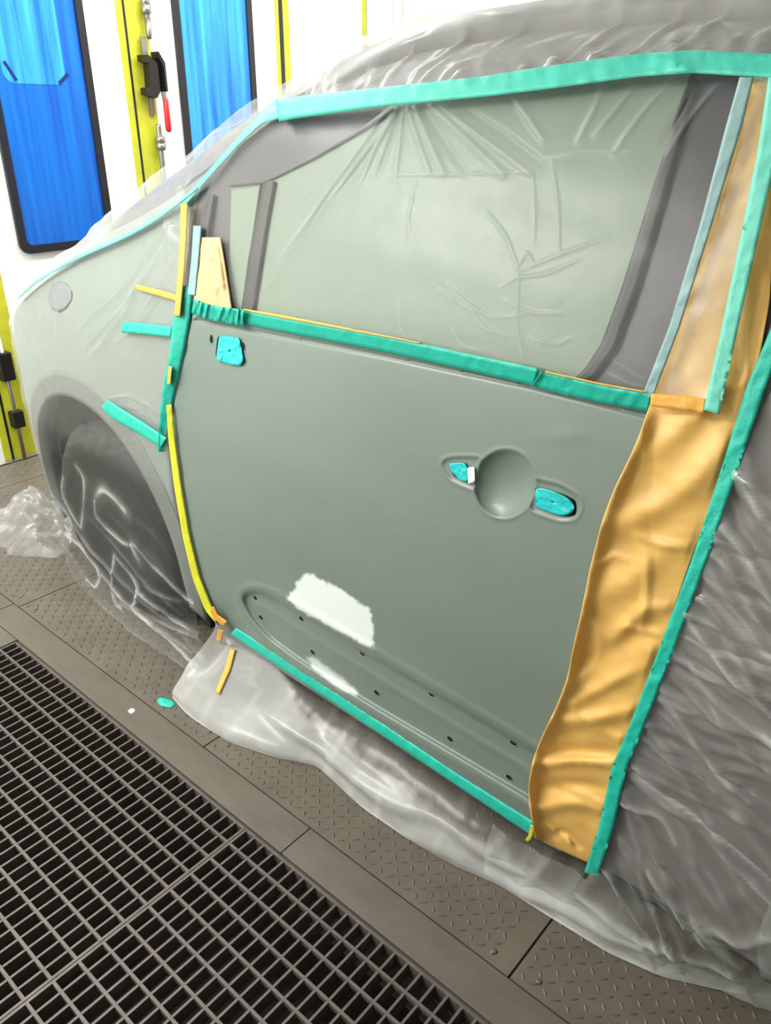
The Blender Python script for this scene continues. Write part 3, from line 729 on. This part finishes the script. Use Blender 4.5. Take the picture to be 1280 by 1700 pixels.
front_lines = [
    # W and loop shapes of the film drawn tight over the wheel
    L([(128, 775), (140, 790), (143, 815), (140, 850), (137, 875)], .008, .006, .5), L([(137, 878), (120, 855), (105, 825), (103, 800), (106, 795)], .007, .005, .4),
    L([(66, 795), (80, 815), (100, 838), (125, 870), (150, 910), (185, 950)], .006, .005, .3), L([(158, 830), (158, 855), (185, 885), (210, 907), (225, 905)], .007, .005, .5),
    L([(160, 822), (172, 812), (190, 825), (208, 848)], .012, .006, .5), L([(225, 905), (260, 945), (300, 985), (330, 1010)], .006, .005, .5), L([(220, 905), (232, 928)], .012, .005, .5),
    L([(190, 922), (187, 950), (184, 975)], .006, .005, .5), L([(190, 924), (210, 945), (228, 970), (232, 985), (222, 1005)], .007, .005, .5),
    L([(108, 872), (118, 893), (140, 912), (165, 945), (168, 960), (163, 978), (145, 960)], .007, .005, .5), L([(165, 950), (190, 985), (230, 1015), (280, 1060), (320, 1100), (360, 1130)], .009, .006, .55),
    L([(185, 985), (192, 1005), (200, 1010)], .010, .005, .5), L([(228, 980), (250, 1000), (290, 1030), (330, 1055)], .006, .005, .5), L([(75, 850), (85, 870), (95, 890), (120, 925), (150, 975)], .006, .004, .3),
    L([(240, 970), (260, 985), (300, 1000)], .006, .004, .25), L([(150, 985), (200, 1035), (260, 1075), (310, 1110)], .008, .004, .25), L([(200, 1000), (260, 1040), (320, 1085)], .006, .004, .3),
    L([(150, 860), (185, 900), (240, 965), (300, 1020)], .008, .004, .12), L([(95, 830), (130, 880), (175, 940), (240, 1000), (300, 1050)], .010, .004, .14), L([(180, 850), (230, 900), (290, 965)], .008, .003, .08), L([(300, 1050), (330, 1090), (350, 1110)], .014, .004, .3), L([(230, 1010), (270, 1035), (330, 1060)], .006, .004, .3), L([(225, 860), (260, 890), (290, 940), (310, 970)], .004, .003, .06),
    # fender
    L([(175, 662), (210, 655), (245, 670), (268, 690)], .004, .005, .25), L([(190, 672), (225, 675), (262, 705)], .004, .004, .2), L([(215, 665), (240, 680), (268, 712)], .003, .004, .2),
    L([(300, 345), (250, 420), (210, 520), (150, 590)], .010, .007, .16), L([(275, 400), (230, 480), (140, 580)], .008, .007, .14), L([(280, 470), (240, 530), (190, 570)], .005, .006, .15), L([(262, 380), (215, 470), (130, 545)], .008, .006, .12), L([(290, 420), (262, 480), (225, 530)], .006, .005, .14),
    L([(270, 330), (220, 370), (120, 420), (70, 470)], .02, .006, .14), L([(90, 470), (100, 500), (95, 560)], .012, .006, .12), L([(280, 350), (282, 420), (288, 480)], .01, .005, .1),
    L([(205, 590), (240, 640), (266, 690)], .003, .003, .10), L([(250, 580), (270, 610), (276, 640)], .003, .003, .10), L([(225, 760), (250, 795), (277, 802)], .003, .003, .14), L([(277, 800), (290, 850), (305, 900)], .003, .003, .14),
    # windscreen corner
    L([(300, 318), (310, 330), (322, 300), (345, 300)], .012, .008, .4), L([(250, 350), (290, 335), (310, 330)], .01, .006, .25), L([(275, 370), (292, 395), (310, 405)], .012, .006, .35),
]
for k in range(46):                              # tight pleats along the roof tape
    u0 = 490 + (k / 46) ** 1.3 * 780 + random.uniform(-8, 8); v0 = 178 - (u0 - 480) * .095
    ln = random.uniform(25, 75); sl = random.uniform(-1.0, 1.4)
    front_lines.append(L([(u0, v0), (u0 + sl * ln * .3, v0 - ln * .5), (u0 + sl * ln * .8, v0 - ln)], random.uniform(.005, .010), random.uniform(.003, .008), random.uniform(.15, .55)))
front_lines += [L([(900, 140), (1000, 60), (1100, 0)], .006, .006, .3), L([(1020, 120), (1120, 40), (1180, 0)], .006, .006, .3), L([(1100, 115), (1200, 30), (1240, 0)], .006, .006, .35),
                L([(820, 80), (900, 40), (1000, 10)], .008, .006, .2), L([(700, 120), (790, 60), (830, 10)], .01, .008, .25)]
front_lines = [(p, wd * (1.1 if i < 23 else 1), h * (1.2 if i < 23 else 1), z * (1.0 if i < 23 else 1)) for i, (p, wd, h, z) in enumerate(front_lines)]
def side_open(P, onside):
    return inpoly(P[..., 0], P[..., 2], open_xz) & onside
xsplit = -0.62
def keep_front(P, onside):
    k = ~side_open(P, onside)
    low = onside & (P[..., 2] < 1.45)
    k &= ~(low & (P[..., 0] > -1.0))             # flank behind the door belongs to the rear sheet
    k &= ~(onside & (P[..., 2] < .30) & (P[..., 0] > -1.60))     # below the sill hangs its own sheet
    return k
xf = np.concatenate([dens(-3.03, -1.0, .0062), dens(-.99, .7, .009)])
def front_extra(P, onside):
    # gathered hem near the floor
    z = P[..., 2]; e = .006 * fnoise(P * np.array([1, 1, .15]), 9, 21) * smooth01((.5 - z) / .4)
    top = ~onside
    up = .010 * fnoise(P, 5, 31) * top
    hz = .10 * smooth01((.16 - z) / .16) + .07 * smooth01((z - .55) / .1) + .20 * smooth01((z - 1.50) / .04) * smooth01((P[..., 0] + 1.6) / .2) + .12 * top * smooth01((P[..., 0] + 1.9) / -.1 + .0) + .06 * top
    return e + up, hz
film_front = film_sheet('masking_film', xf, np.full(len(xf), .003), 235, 60, keep_front, front_lines, M['film'],
                        'clear film sheet draped over the bonnet, front wing, wheel and roof', front_extra, .0)
# rear sheet with folds fanning out from the tape on the paper
rear_lines = []
rr = random.Random(5)
for k in range(90):
    t = k / 89.0; s0 = np.array([1210, 770]) * (1 - t) + np.array([985, 1440]) * t
    s0 = np.array([np.interp(t, [0, .42, .72, 1], [1212, 1110, 1035, 990]), np.interp(t, [0, .42, .72, 1], [775, 1062, 1255, 1440])]) + np.array([10, 0])
    ang = math.radians(rr.uniform(18, 62) if t < .8 else rr.uniform(40, 75)); ln = rr.uniform(120, 560)
    e0 = s0 + ln * np.array([math.cos(ang), math.sin(ang)])
    mid_ = (s0 + e0) / 2 + np.array([rr.uniform(-10, 10), rr.uniform(-10, 10)])
    rear_lines.append(L([tuple(s0), tuple(mid_), tuple(e0)], rr.uniform(.0045, .009), rr.uniform(.003, .008) * rr.choice([1, 1, -1]), rr.choice([0, 0, .12, .25, .4])))
rear_lines += [L([(1180, 900), (1230, 925), (1280, 935)], .003, -.004, .0), L([(1185, 800), (1220, 830), (1225, 900)], .012, -.008, .0), L([(1240, 760), (1270, 850)], .012, .008, .1),
               L([(1150, 1520), (1190, 1570), (1230, 1600)], .02, .012, .5), L([(1180, 1540), (1230, 1570), (1275, 1560)], .016, .010, .4), L([(1080, 1450), (1150, 1540), (1240, 1640)], .010, .008, .3),
               L([(960, 1490), (1050, 1555), (1160, 1600), (1280, 1635)], .014, .010, .55), L([(1030, 1330), (1100, 1360), (1120, 1400)], .008, .006, .3)]
def keep_rear(P, onside):
    return (~side_open(P, onside)) & onside & (P[..., 2] < 1.50) & (P[..., 0] > -.62)
def rear_extra(P, onside):
    z = P[..., 2]; x = P[..., 0]
    ph = np.arctan2(z - 1.15, x + .75)                                   # folds fan out from the upper front corner
    e = .0035 * np.sin(ph * 70 + 3 * fnoise(P, 2, 8)) * smooth01((1.0 - z) / .5) + .004 * fnoise(P, 6, 44)
    hz = .26 * smooth01((.13 - z) / .12) + .10 * np.clip(np.sin(ph * 70 + 3 * fnoise(P, 2, 8)), 0, 1) ** 3 * smooth01((1.0 - z) / .5)
    return e, hz
xr = np.concatenate([dens(-.62, .12, .0040), dens(.13, 1.5, .02)])
film_rear = film_sheet('masking_film', xr, np.full(len(xr), .003), 360, 3, keep_rear, rear_lines, M['film_rear'],
                       'creased clear film hanging behind the brown paper strip down to the floor', rear_extra)
# sheet hanging from the sill to the floor
ST = [(345, 1012), (360, 1038), (386, 1052), (500, 1130), (640, 1224), (760, 1303), (882, 1384), (985, 1440), (1100, 1512), (1300, 1640)]
SBf = [(286, 1158), (310, 1186), (330, 1200), (380, 1232), (455, 1257), (527, 1272), (600, 1340), (680, 1395), (760, 1440), (830, 1470), (920, 1527), (1010, 1582), (1100, 1622), (1200, 1645), (1420, 1680)]
n1, m1 = 300, 70
ta = resample(ST, n1); tb = resample(SBf, n1)
TP = hit(ta[:, 0], ta[:, 1], S, np.full(n1, .004)); BP = on_floor(tb[:, 0], tb[:, 1], .004)
q = np.linspace(0, 1, m1)[None, :]
zz = TP[:, 2:3] * (1 - q) + BP[:, 2:3] * q
hang = smooth01((q - .25) / .75)
yy = (TP[:, 1:2] + .022 * np.sin(np.pi * np.clip(q / .6, 0, 1))) * (1 - hang) + BP[:, 1:2] * hang
xx = TP[:, 0:1] * (1 - q) + BP[:, 0:1] * q
SP = np.stack([xx, yy, zz], -1)
long_ = SP * np.array([1, .3, 2.5])
bul = .008 * fnoise(SP * np.array([.5, 1, 2.2]), 3, 61, 2) + .007 * np.sin(SP[..., 2] * 110 + 4 * fnoise(SP, 1.6, 62, 2)) * smooth01((q - .5) / .2)
pleat = .004 * fnoise(SP * np.array([3.0, 0, .8]), 4, 63, 2) * (1 - q)
env = np.sin(np.pi * np.clip(q, 0, 1)) ** .5
SP[..., 1] -= (bul + pleat) * env
bl = np.interp(xx, [-1.66, -1.45, -1.2, -.8, -.5, -.3, 0], [.05, .12, .47, .50, .52, .55, .7])         # where the film starts to lie double
dbl = smooth01((q - bl + .04 * fnoise(SP, 5, 66)) / .10)
hz = .36 * dbl + .22 * smooth01((q - .96) / .04) + .10 * np.clip(fnoise(SP * np.array([.6, 1, 3]), 9, 64), 0, 1) * dbl + .10 * np.clip(fnoise(SP * np.array([4, 1, .5]), 5, 65, 2), 0, 1) ** 2
SP[..., 2] = np.maximum(SP[..., 2], .003)
film_sill = mesh_obj('masking_film', SP.reshape(-1, 3), gfaces(n1, m1), 'film_sill', attrs={'haze': hz.ravel()})
tag(film_sill, 'clear film skirt hanging from the door sill tape with a white doubled hem', 'masking film')
# window sheet
WT = [(320, 478), (326, 385), (350, 302), (402, 238), (480, 183), (640, 162), (800, 146), (900, 136), (1060, 117), (1180, 110), (1246, 108)]
WB = [(320, 508), (336, 512), (370, 517), (412, 526), (472, 540), (600, 564), (760, 598), (880, 628), (1000, 650), (1070, 664), (1082, 668)]
g = ruled(WT, WB, 360, 190, True)
WP0 = hit(g[..., 0], g[..., 1], S)
wl = []
for (a, b, wd, h) in (((640, 186), (470, 420), .006, .006), ((648, 186), (530, 345), .006, -.005), ((655, 184), (545, 330), .005, .006), ((660, 182), (600, 300), .004, .005), ((664, 182), (628, 290), .004, -.004),
                   ((668, 182), (655, 300), .004, .004), ((676, 182), (712, 285), .005, .007), ((688, 180), (735, 288), .006, .008), ((700, 178), (775, 288), .005, -.005), ((715, 176), (835, 290), .006, .007),
                   ((730, 176), (880, 288), .005, .006), ((760, 172), (895, 268), .005, -.004), ((850, 160), (900, 230), .005, .004), ((1000, 140), (960, 230), .005, .004), ((1060, 135), (990, 220), .005, .005),
                   ((1110, 138), (1020, 250), .005, .005), ((1190, 140), (1110, 250), .004, .004), ((1150, 150), (1100, 240), .004, -.004)):
    mx_ = ((a[0] + b[0]) / 2 + rr.uniform(-6, 6), (a[1] + b[1]) / 2); wl.append(L([a, mx_, b], wd * 1.2, h * 1.3, .15 if h > 0 else 0))
wl += [L(p, .0022, .0025, .13) for p in (
    [(885, 290), (888, 350), (886, 400)], [(915, 265), (927, 340), (928, 420)], [(805, 350), (840, 390), (858, 440), (862, 480)], [(858, 445), (875, 415), (885, 440)], [(862, 450), (920, 425), (1010, 395)],
    [(850, 462), (910, 455), (960, 430)], [(830, 480), (850, 465), (866, 455)], [(740, 470), (770, 500), (820, 530), (870, 520)], [(780, 510), (800, 545), (850, 560)], [(840, 500), (880, 520), (930, 520)],
    [(860, 470), (858, 530), (865, 590)], [(660, 500), (664, 548), (675, 565)], [(725, 480), (790, 520)], [(750, 545), (765, 575), (800, 585)], [(880, 560), (920, 575), (950, 560)], [(640, 290), (760, 290), (880, 285)],
    [(445, 470), (425, 495), (412, 520)], [(430, 500), (450, 505), (460, 500)], [(520, 360), (480, 420), (440, 480)], [(690, 300), (678, 360), (680, 400)], [(910, 260), (970, 250), (1048, 250)], [(1010, 620), (1050, 640), (1075, 645)], [(1020, 600), (1070, 630)])]
d, hz = ridges(WP0, wl)
top_lap = .05 * smooth01((292 - g[..., 1]) / 6) * smooth01((g[..., 0] - 470) / 60) * smooth01((1050 - g[..., 0]) / 30)
d = d + .0015 * fnoise(WP0, 5, 71)
edge = np.minimum(1, np.minimum(np.linspace(0, 1, 190), np.linspace(1, 0, 190)) * 10)[None, :]
WPp = hit(g[..., 0], g[..., 1], S, .008 + .008 * edge * 0.5 + d * (0.4 + .6 * edge))
film_window = mesh_obj('masking_film', WPp.reshape(-1, 3), gfaces(360, 190), 'film_window', attrs={'haze': (hz + top_lap * 0).ravel()})
tag(film_window, 'clear film stretched over the side window between two teal tapes', 'masking film')
# strip of film over the upper part of the brown paper
UT = [(1232, 128), (1208, 210), (1162, 380), (1112, 545), (1074, 660)]; UB = [(1282, 128), (1268, 250), (1236, 400), (1204, 560), (1180, 664)]
g = ruled(UT, UB, 120, 30); UP0 = hit(g[..., 0], g[..., 1], S)
UP = hit(g[..., 0], g[..., 1], S, .027 + .003 * fnoise(UP0, 8, 75))
tag(mesh_obj('masking_film', UP.reshape(-1, 3), gfaces(120, 30), 'film_window', attrs={'haze': (.12 + .25 * np.clip(fnoise(UP0 * np.array([2, 1, .7]), 7, 76), 0, 1)).ravel()}), 'narrow clear film strip over the upper brown paper beside the pillar', 'masking film')
# crumpled film on the floor in front of the wheel
nb, mb = 60, 26
th = np.linspace(0, 2 * math.pi, nb)[:, None]; rb = np.linspace(0.02, 1, mb)[None, :]
bx = -2.86 + .24 * rb * np.cos(th); by = 1.22 + .17 * rb * np.sin(th)
B0 = np.stack([bx, by, 0 * bx], -1)
bz = .17 * (1 - rb ** 1.6) * (1 + .5 * fnoise(B0, 5, 81)) + .018 * np.abs(fnoise(B0, 14, 82)) + .004
bz = np.where(rb > .97, .004, np.maximum(bz, .004)); B0[..., 0] += .02 * fnoise(B0, 8, 83) * rb; B0[..., 1] += .02 * fnoise(B0, 8, 84) * rb; B0[..., 2] = bz
B0[-1] = B0[0]
bh = .25 * np.clip(fnoise(B0, 12, 85), 0, 1)
tag(mesh_obj('crumpled_film', B0.reshape(-1, 3), gfaces(nb, mb, 0, True), 'film_bag', attrs={'haze': bh.ravel()}), 'crumpled heap of clear film on the floor plates in front of the wheel', 'masking film')

# ================================================================== PAPER
def paper(name, label, a, b, off0, mat, lines, seed, n=200, mm=60, curl=0.02, fn=S, bump=.0035):
    g = ruled(a, b, n, mm); P0 = hit(g[..., 0], g[..., 1], fn)
    d, _ = ridges(P0, lines, fn)
    q = np.linspace(0, 1, mm)[None, :]
    cz = 1 - np.abs(fnoise(P0 * np.array([1, 1, 1.3]), 2.6, seed + 7, 2)) * 6
    d = d + .0035 * np.clip(cz, 0, 1) * (bump / .0035) + bump * np.abs(fnoise(P0 * np.array([1, 1, 1.4]), 4.5, seed)) + .0016 * fnoise(P0, 12, seed + 1)
    d = d * smooth01((1.02 - q) / .12) + curl * np.exp(-(q / .10) ** 2) * smooth01((g[:, :1, 1] - 660) / 60)
    P = hit(g[..., 0], g[..., 1], fn, off0 + d); Q = hit(g[..., 0], g[..., 1], fn, off0 + d - .0007)
    return tag(slab(name, P, Q, mat), label, 'masking paper')
PL = [(1243, 128), (1222, 210), (1202, 280), (1170, 390), (1124, 540), (1082, 662), (1062, 720), (1045, 760), (1020, 810), (1000, 862), (980, 940), (966, 1010), (950, 1080), (942, 1125), (925, 1170), (898, 1225), (884, 1262), (877, 1300), (878, 1340), (885, 1372), (888, 1392)]
PR = [(1300, 128), (1290, 300), (1282, 420), (1278, 500), (1262, 590), (1240, 660), (1222, 720), (1200, 790), (1170, 870), (1140, 950), (1110, 1040), (1085, 1105), (1065, 1160), (1045, 1210), (1028, 1262), (1018, 1310), (1005, 1360), (995, 1400), (985, 1425), (975, 1432)]
pl_ = [L([(1000, 880), (1080, 850), (1150, 800), (1200, 740)], .02, .010), L([(985, 1000), (1050, 960), (1120, 900)], .022, .009), L([(1020, 1060), (1070, 1010), (1110, 1010)], .012, .008), L([(1060, 890), (1100, 905), (1140, 910)], .007, .006),
       L([(950, 1110), (1020, 1080), (1090, 1030)], .02, -.008), L([(905, 1200), (980, 1195), (1050, 1180)], .014, .010), L([(890, 1250), (960, 1245), (1035, 1250)], .012, -.008), L([(885, 1272), (950, 1262), (1025, 1268)], .010, .010),
       L([(885, 1310), (960, 1300), (1015, 1310)], .014, -.008), L([(890, 1345), (950, 1330), (1000, 1345)], .014, .010), L([(900, 1390), (945, 1380), (960, 1410)], .010, -.006), L([(1060, 760), (1120, 720), (1180, 660)], .02, .008),
       L([(1030, 1040), (1060, 1045), (1100, 1055)], .006, .006), L([(950, 1170), (1010, 1135), (1060, 1110)], .012, .008), L([(1160, 690), (1190, 650), (1230, 640)], .008, .006), L([(990, 940), (1020, 920), (1040, 930)], .006, .005)]
paper('masking_paper', 'long creased strip of brown kraft paper covering the rear edge of the door', PL, PR, .010, 'kraft', pl_, 91, 260, 60)
# pale paper tongue over the mirror sail
PA = [(325, 394), (324, 440), (322, 512)]; PB_ = [(366, 394), (374, 440), (386, 518)]
paper('masking_paper', 'pale brown paper piece standing above the front end of the belt tape', PA, PB_, .018, 'kraftpale', [L([(345, 400), (352, 450), (360, 510)], .01, .005), L([(358, 398), (366, 450), (376, 512)], .006, .006)], 95, 60, 20, .0, S, .002)

# ================================================================== TAPES
T = tape
a, b = strip([(460, 184), (500, 177), (640, 160), (800, 144), (900, 130), (1060, 108), (1150, 102), (1290, 110)], [36, 36, 32, 34, 38, 38, 38, 40])
T('masking_tape', 'wide teal tape along the roof edge above the side window', a, b, 'tealroof', off=.026, n=110, wob=.001, folds=[L([(1085, 95), (1130, 108), (1160, 128)], .006, .006)])
a, b = strip([(470, 176), (430, 200), (395, 235), (350, 285), (305, 338)], [36, 16, 10, 9, 8])
T('masking_tape', 'teal tape running down the windscreen pillar under the film', a, b, 'tealpale', off=.014, n=60)
a, b = strip([(306, 338), (304, 400), (300, 460), (294, 525)], [12, 11, 11, 10])
T('masking_tape', 'thin amber tape standing upright beside the pale paper piece', a, b, 'orangetape', off=.020)
a, b = strip([(328, 375), (324, 430), (318, 490)], [14, 13, 13])
T('masking_tape', 'narrow pale teal tape edging the pale paper piece', a, b, 'bluetape', off=.020)
a, b = strip([(225, 476), (260, 485), (298, 496)], [9, 10, 11])
T('masking_tape', 'short amber tape lying on the wing film level with the belt tape', a, b, 'orangetape', off=.014)
hx = np.linspace(-1.62, -2.50, 60); hz_ = np.interp(hx, *ZE)
hb = np.stack([hx, S(hx, hz_) - .012, hz_ + .016], -1)
HG = np.stack([hb + np.array([0, -.004, -.009]), hb + np.array([0, .003, 0]), hb + np.array([0, .012, .006])], 1)
tag(slab('masking_tape', HG, HG + np.array([0, .001, -.0015]), 'tealpale'), 'thin teal tape along the bonnet edge from windscreen to headlamp', 'tape')
# door front edge: overlapping teal lengths
T('masking_tape', 'broad teal tape down the upper front edge of the door', [(300, 474), (287, 530), (281, 590), (269, 650), (264, 700), (262, 750)], [(322, 474), (316, 530), (305, 590), (291, 650), (281, 700), (274, 750)], 'teal', off=(.019, .003), n=90, wob=.0008)
a, b = strip([(202, 543), (240, 546), (284, 551)], [18, 18, 18]); T('masking_tape', 'short teal tape crossing the wing film near the mirror hole', a, b, 'teal', off=.016)
a, b = strip([(173, 670), (190, 684), (230, 708), (272, 735)], [16, 22, 20, 18]); T('masking_tape', 'short slanting teal tape on the wing film above the wheel arch', a, b, 'teal', off=.016)
a, b = strip([(281, 672), (285, 730), (294, 800), (309, 890), (326, 960), (346, 1010), (360, 1030)], [9, 11, 12, 12, 12, 13, 9]); T('masking_tape', 'long lime yellow tape down the lower front edge of the door', b, a, 'yellowtape', off=(.015, .007), n=90)
a, b = strip([(283, 608), (280, 638)], [6, 6]); T('masking_tape', 'tiny yellow tape scrap on the broad teal tape of the door edge', a, b, 'orangetape', off=.019, n=12)
a, b = strip([(352, 1008), (358, 1024), (374, 1036)], [8, 10, 10]); T('masking_tape', 'amber tape end at the lower front corner of the door', a, b, 'orangetape', off=.018, n=16)
# belt tapes
T('masking_tape', 'crumpled teal tape at the front end of the window belt', [(322, 496), (345, 505), (370, 510), (405, 514)], [(318, 520), (345, 531), (375, 536), (404, 543)], 'teal', off=(.032, .012), n=60, wob=.003, folds=[L([(345, 505), (340, 530)], .004, .006), L([(396, 512), (394, 540)], .004, .008), L([(330, 500), (336, 525)], .004, .004)])
T('masking_tape', 'long teal tape along the bottom of the side window', [(400, 514), (470, 528), (640, 558), (800, 592), (895, 612)], [(400, 537), (470, 551), (640, 584), (800, 620), (885, 640)], 'teal', off=(.021, .006), n=110, wob=.0008)
a, b = strip([(404, 514), (470, 526), (560, 543), (700, 570)], [3, 5, 4, 2]); T('masking_tape', 'thin amber tape edge showing above the long belt tape', a, b, 'orangetape', off=.0225, thick=.0008, n=50, mm=3)
T('masking_tape', 'thick teal tape at the rear end of the window belt', [(898, 616), (940, 624), (1000, 640), (1081, 653)], [(882, 640), (940, 656), (1000, 669), (1076, 683)], 'teal', off=(.022, .007), n=60, wob=.0012, folds=[L([(900, 612), (880, 640)], .006, .006)])
a, b = strip([(905, 617), (1000, 638), (1081, 652)], [3, 3, 3]); T('masking_tape', 'thin amber tape edge above the thick rear belt tape', a, b, 'orangetape', off=.0235, thick=.0008, n=30, mm=3)
# B pillar
T('masking_tape', 'long blue-grey tape down the pillar beside the brown paper', [(1228, 128), (1205, 210), (1160, 380), (1110, 545), (1068, 652)], [(1252, 128), (1232, 210), (1180, 380), (1128, 545), (1086, 655)], 'bluetape', off=.031, n=90, wob=.001)
T('masking_tape', 'wide pale teal tape lying lengthwise on the upper brown paper', [(1276, 128), (1258, 250), (1228, 400), (1195, 560), (1168, 680)], [(1312, 128), (1292, 250), (1258, 400), (1222, 560), (1194, 688)], 'tealpale', off=.032, n=90, wob=.001)
a, b = strip([(1080, 664), (1130, 668), (1170, 674)], [22, 24, 24]); T('masking_tape', 'short yellow tape across the brown paper at belt height', a, b, 'orangetape', off=.031, n=30)
T('masking_tape', 'long teal tape fastening the rear edge of the brown paper', [(1282, 540), (1240, 640), (1200, 770), (1150, 925), (1095, 1075), (1045, 1205), (1015, 1275), (995, 1370), (970, 1448)], [(1312, 540), (1272, 640), (1228, 770), (1175, 925), (1120, 1075), (1070, 1205), (1040, 1275), (1020, 1370), (992, 1458)], 'teal', off=.017, n=160, wob=.0015)
# sill tape
T('masking_tape', 'straight teal tape along the bottom edge of the door', [(392, 1042), (500, 1111), (640, 1204), (760, 1285), (886, 1364)], [(383, 1053), (500, 1131), (640, 1224), (760, 1305), (882, 1387)], 'teal', off=(.003, .012), n=120, wob=.0008)
a, b = strip([(884, 1370), (880, 1390), (874, 1396)], [7, 7, 6]); T('masking_tape', 'tiny yellow tape scrap at the rear end of the sill tape', a, b, 'yellowtape', off=.016, n=14)
a, b = strip([(367, 1046), (363, 1064)], [10, 9]); T('masking_tape', 'tiny amber tape scrap on the film just below the door corner', a, b, 'orangetape', off=.030, n=12)
sq = (SP - CAM) @ RM.T; SU, SV = 640 + F_PX * sq[..., 0] / sq[..., 2], 850 + F_PX * sq[..., 1] / sq[..., 2]
def on_skirt(g):
    out = np.zeros(g.shape[:-1] + (3,))
    for i in np.ndindex(g.shape[:-1]):
        d2 = (SU - g[i][0]) ** 2 + (SV - g[i][1]) ** 2; w8 = np.exp(-d2 / 60.0); out[i] = (SP * w8[..., None]).sum((0, 1)) / w8.sum()
    return out
a, b = strip([(386, 1078), (378, 1110), (361, 1150)], [9, 9, 8]); gq = ruled(a, b, 24, 4)
AP = on_skirt(gq); dirn = CAM - AP; dirn /= np.linalg.norm(dirn, axis=-1, keepdims=True)
tag(slab('masking_tape', AP + dirn * .0085, AP + dirn * .007, 'orangetape'), 'narrow amber tape strip lying on the film skirt', 'tape')
# patches over the openings
px = lambda *args, **k: tag(px_patch(*args, **k), None, 'tape')
def patch(name, label, poly, off, mat, lump, seed):
    o = px_patch(name, poly, off, .0012, M[mat] if False else mat, None, 7, lump, seed); return tag(o, label, 'tape')
M['tealbright'] = simple('bright_teal_tape', lin(12, 192, 196), 0.4, noise=0.12, nscale=40, bump=0.4, bscale=180)
patch('tape_patch', 'bright teal tape stuffed into the mirror mounting hole', [(364, 557), (398, 560), (400, 577), (405, 596), (400, 609), (380, 605), (358, 598), (361, 580)], .003, 'tealbright', .003, 3)
patch('tape_patch', 'bright teal tape in the small front handle slot', [(745, 769), (772, 768), (778, 780), (776, 801), (765, 798), (750, 784)], .0025, 'tealbright', .0012, 4)
patch('tape_patch', 'bright teal tape in the larger rear handle slot', [(889, 810), (905, 811), (935, 822), (946, 830), (955, 840), (950, 853), (935, 857), (905, 848), (888, 840)], .0025, 'tealbright', .0015, 5)
# teal scrap on the floor at the skirt corner, pale pebble
def floor_patch(name, label, poly, h, mat, cat, lump=.002, seed=3):
    p = np.array(smooth_poly(poly, 30)); c = p.mean(0); s_ = np.linspace(1, .05, 6); g = c + (p - c)[None] * s_[:, None, None]; g = np.concatenate([g, g[:, :1]], 1)
    P = on_floor(g[..., 0], g[..., 1], .0); dome = (1 - s_[:, None] ** 2)
    Q = P.copy(); Q[..., 2] = .001; P[..., 2] = .002 + h * dome + lump * np.abs(fnoise(P, 40, seed)) * dome
    return tag(slab(name, P, Q, mat), label, cat)
floor_patch('tape_scrap', 'teal tape scrap on the floor at the corner of the film skirt', [(260, 1162), (268, 1158), (285, 1163), (292, 1170), (285, 1176), (265, 1172)], .002, 'teal', 'tape')
floor_patch('pebble', 'small white chip lying on the steel edge strip', [(212, 1181), (219, 1176), (225, 1178), (225, 1183), (217, 1186)], .004, 'pale', 'chip')
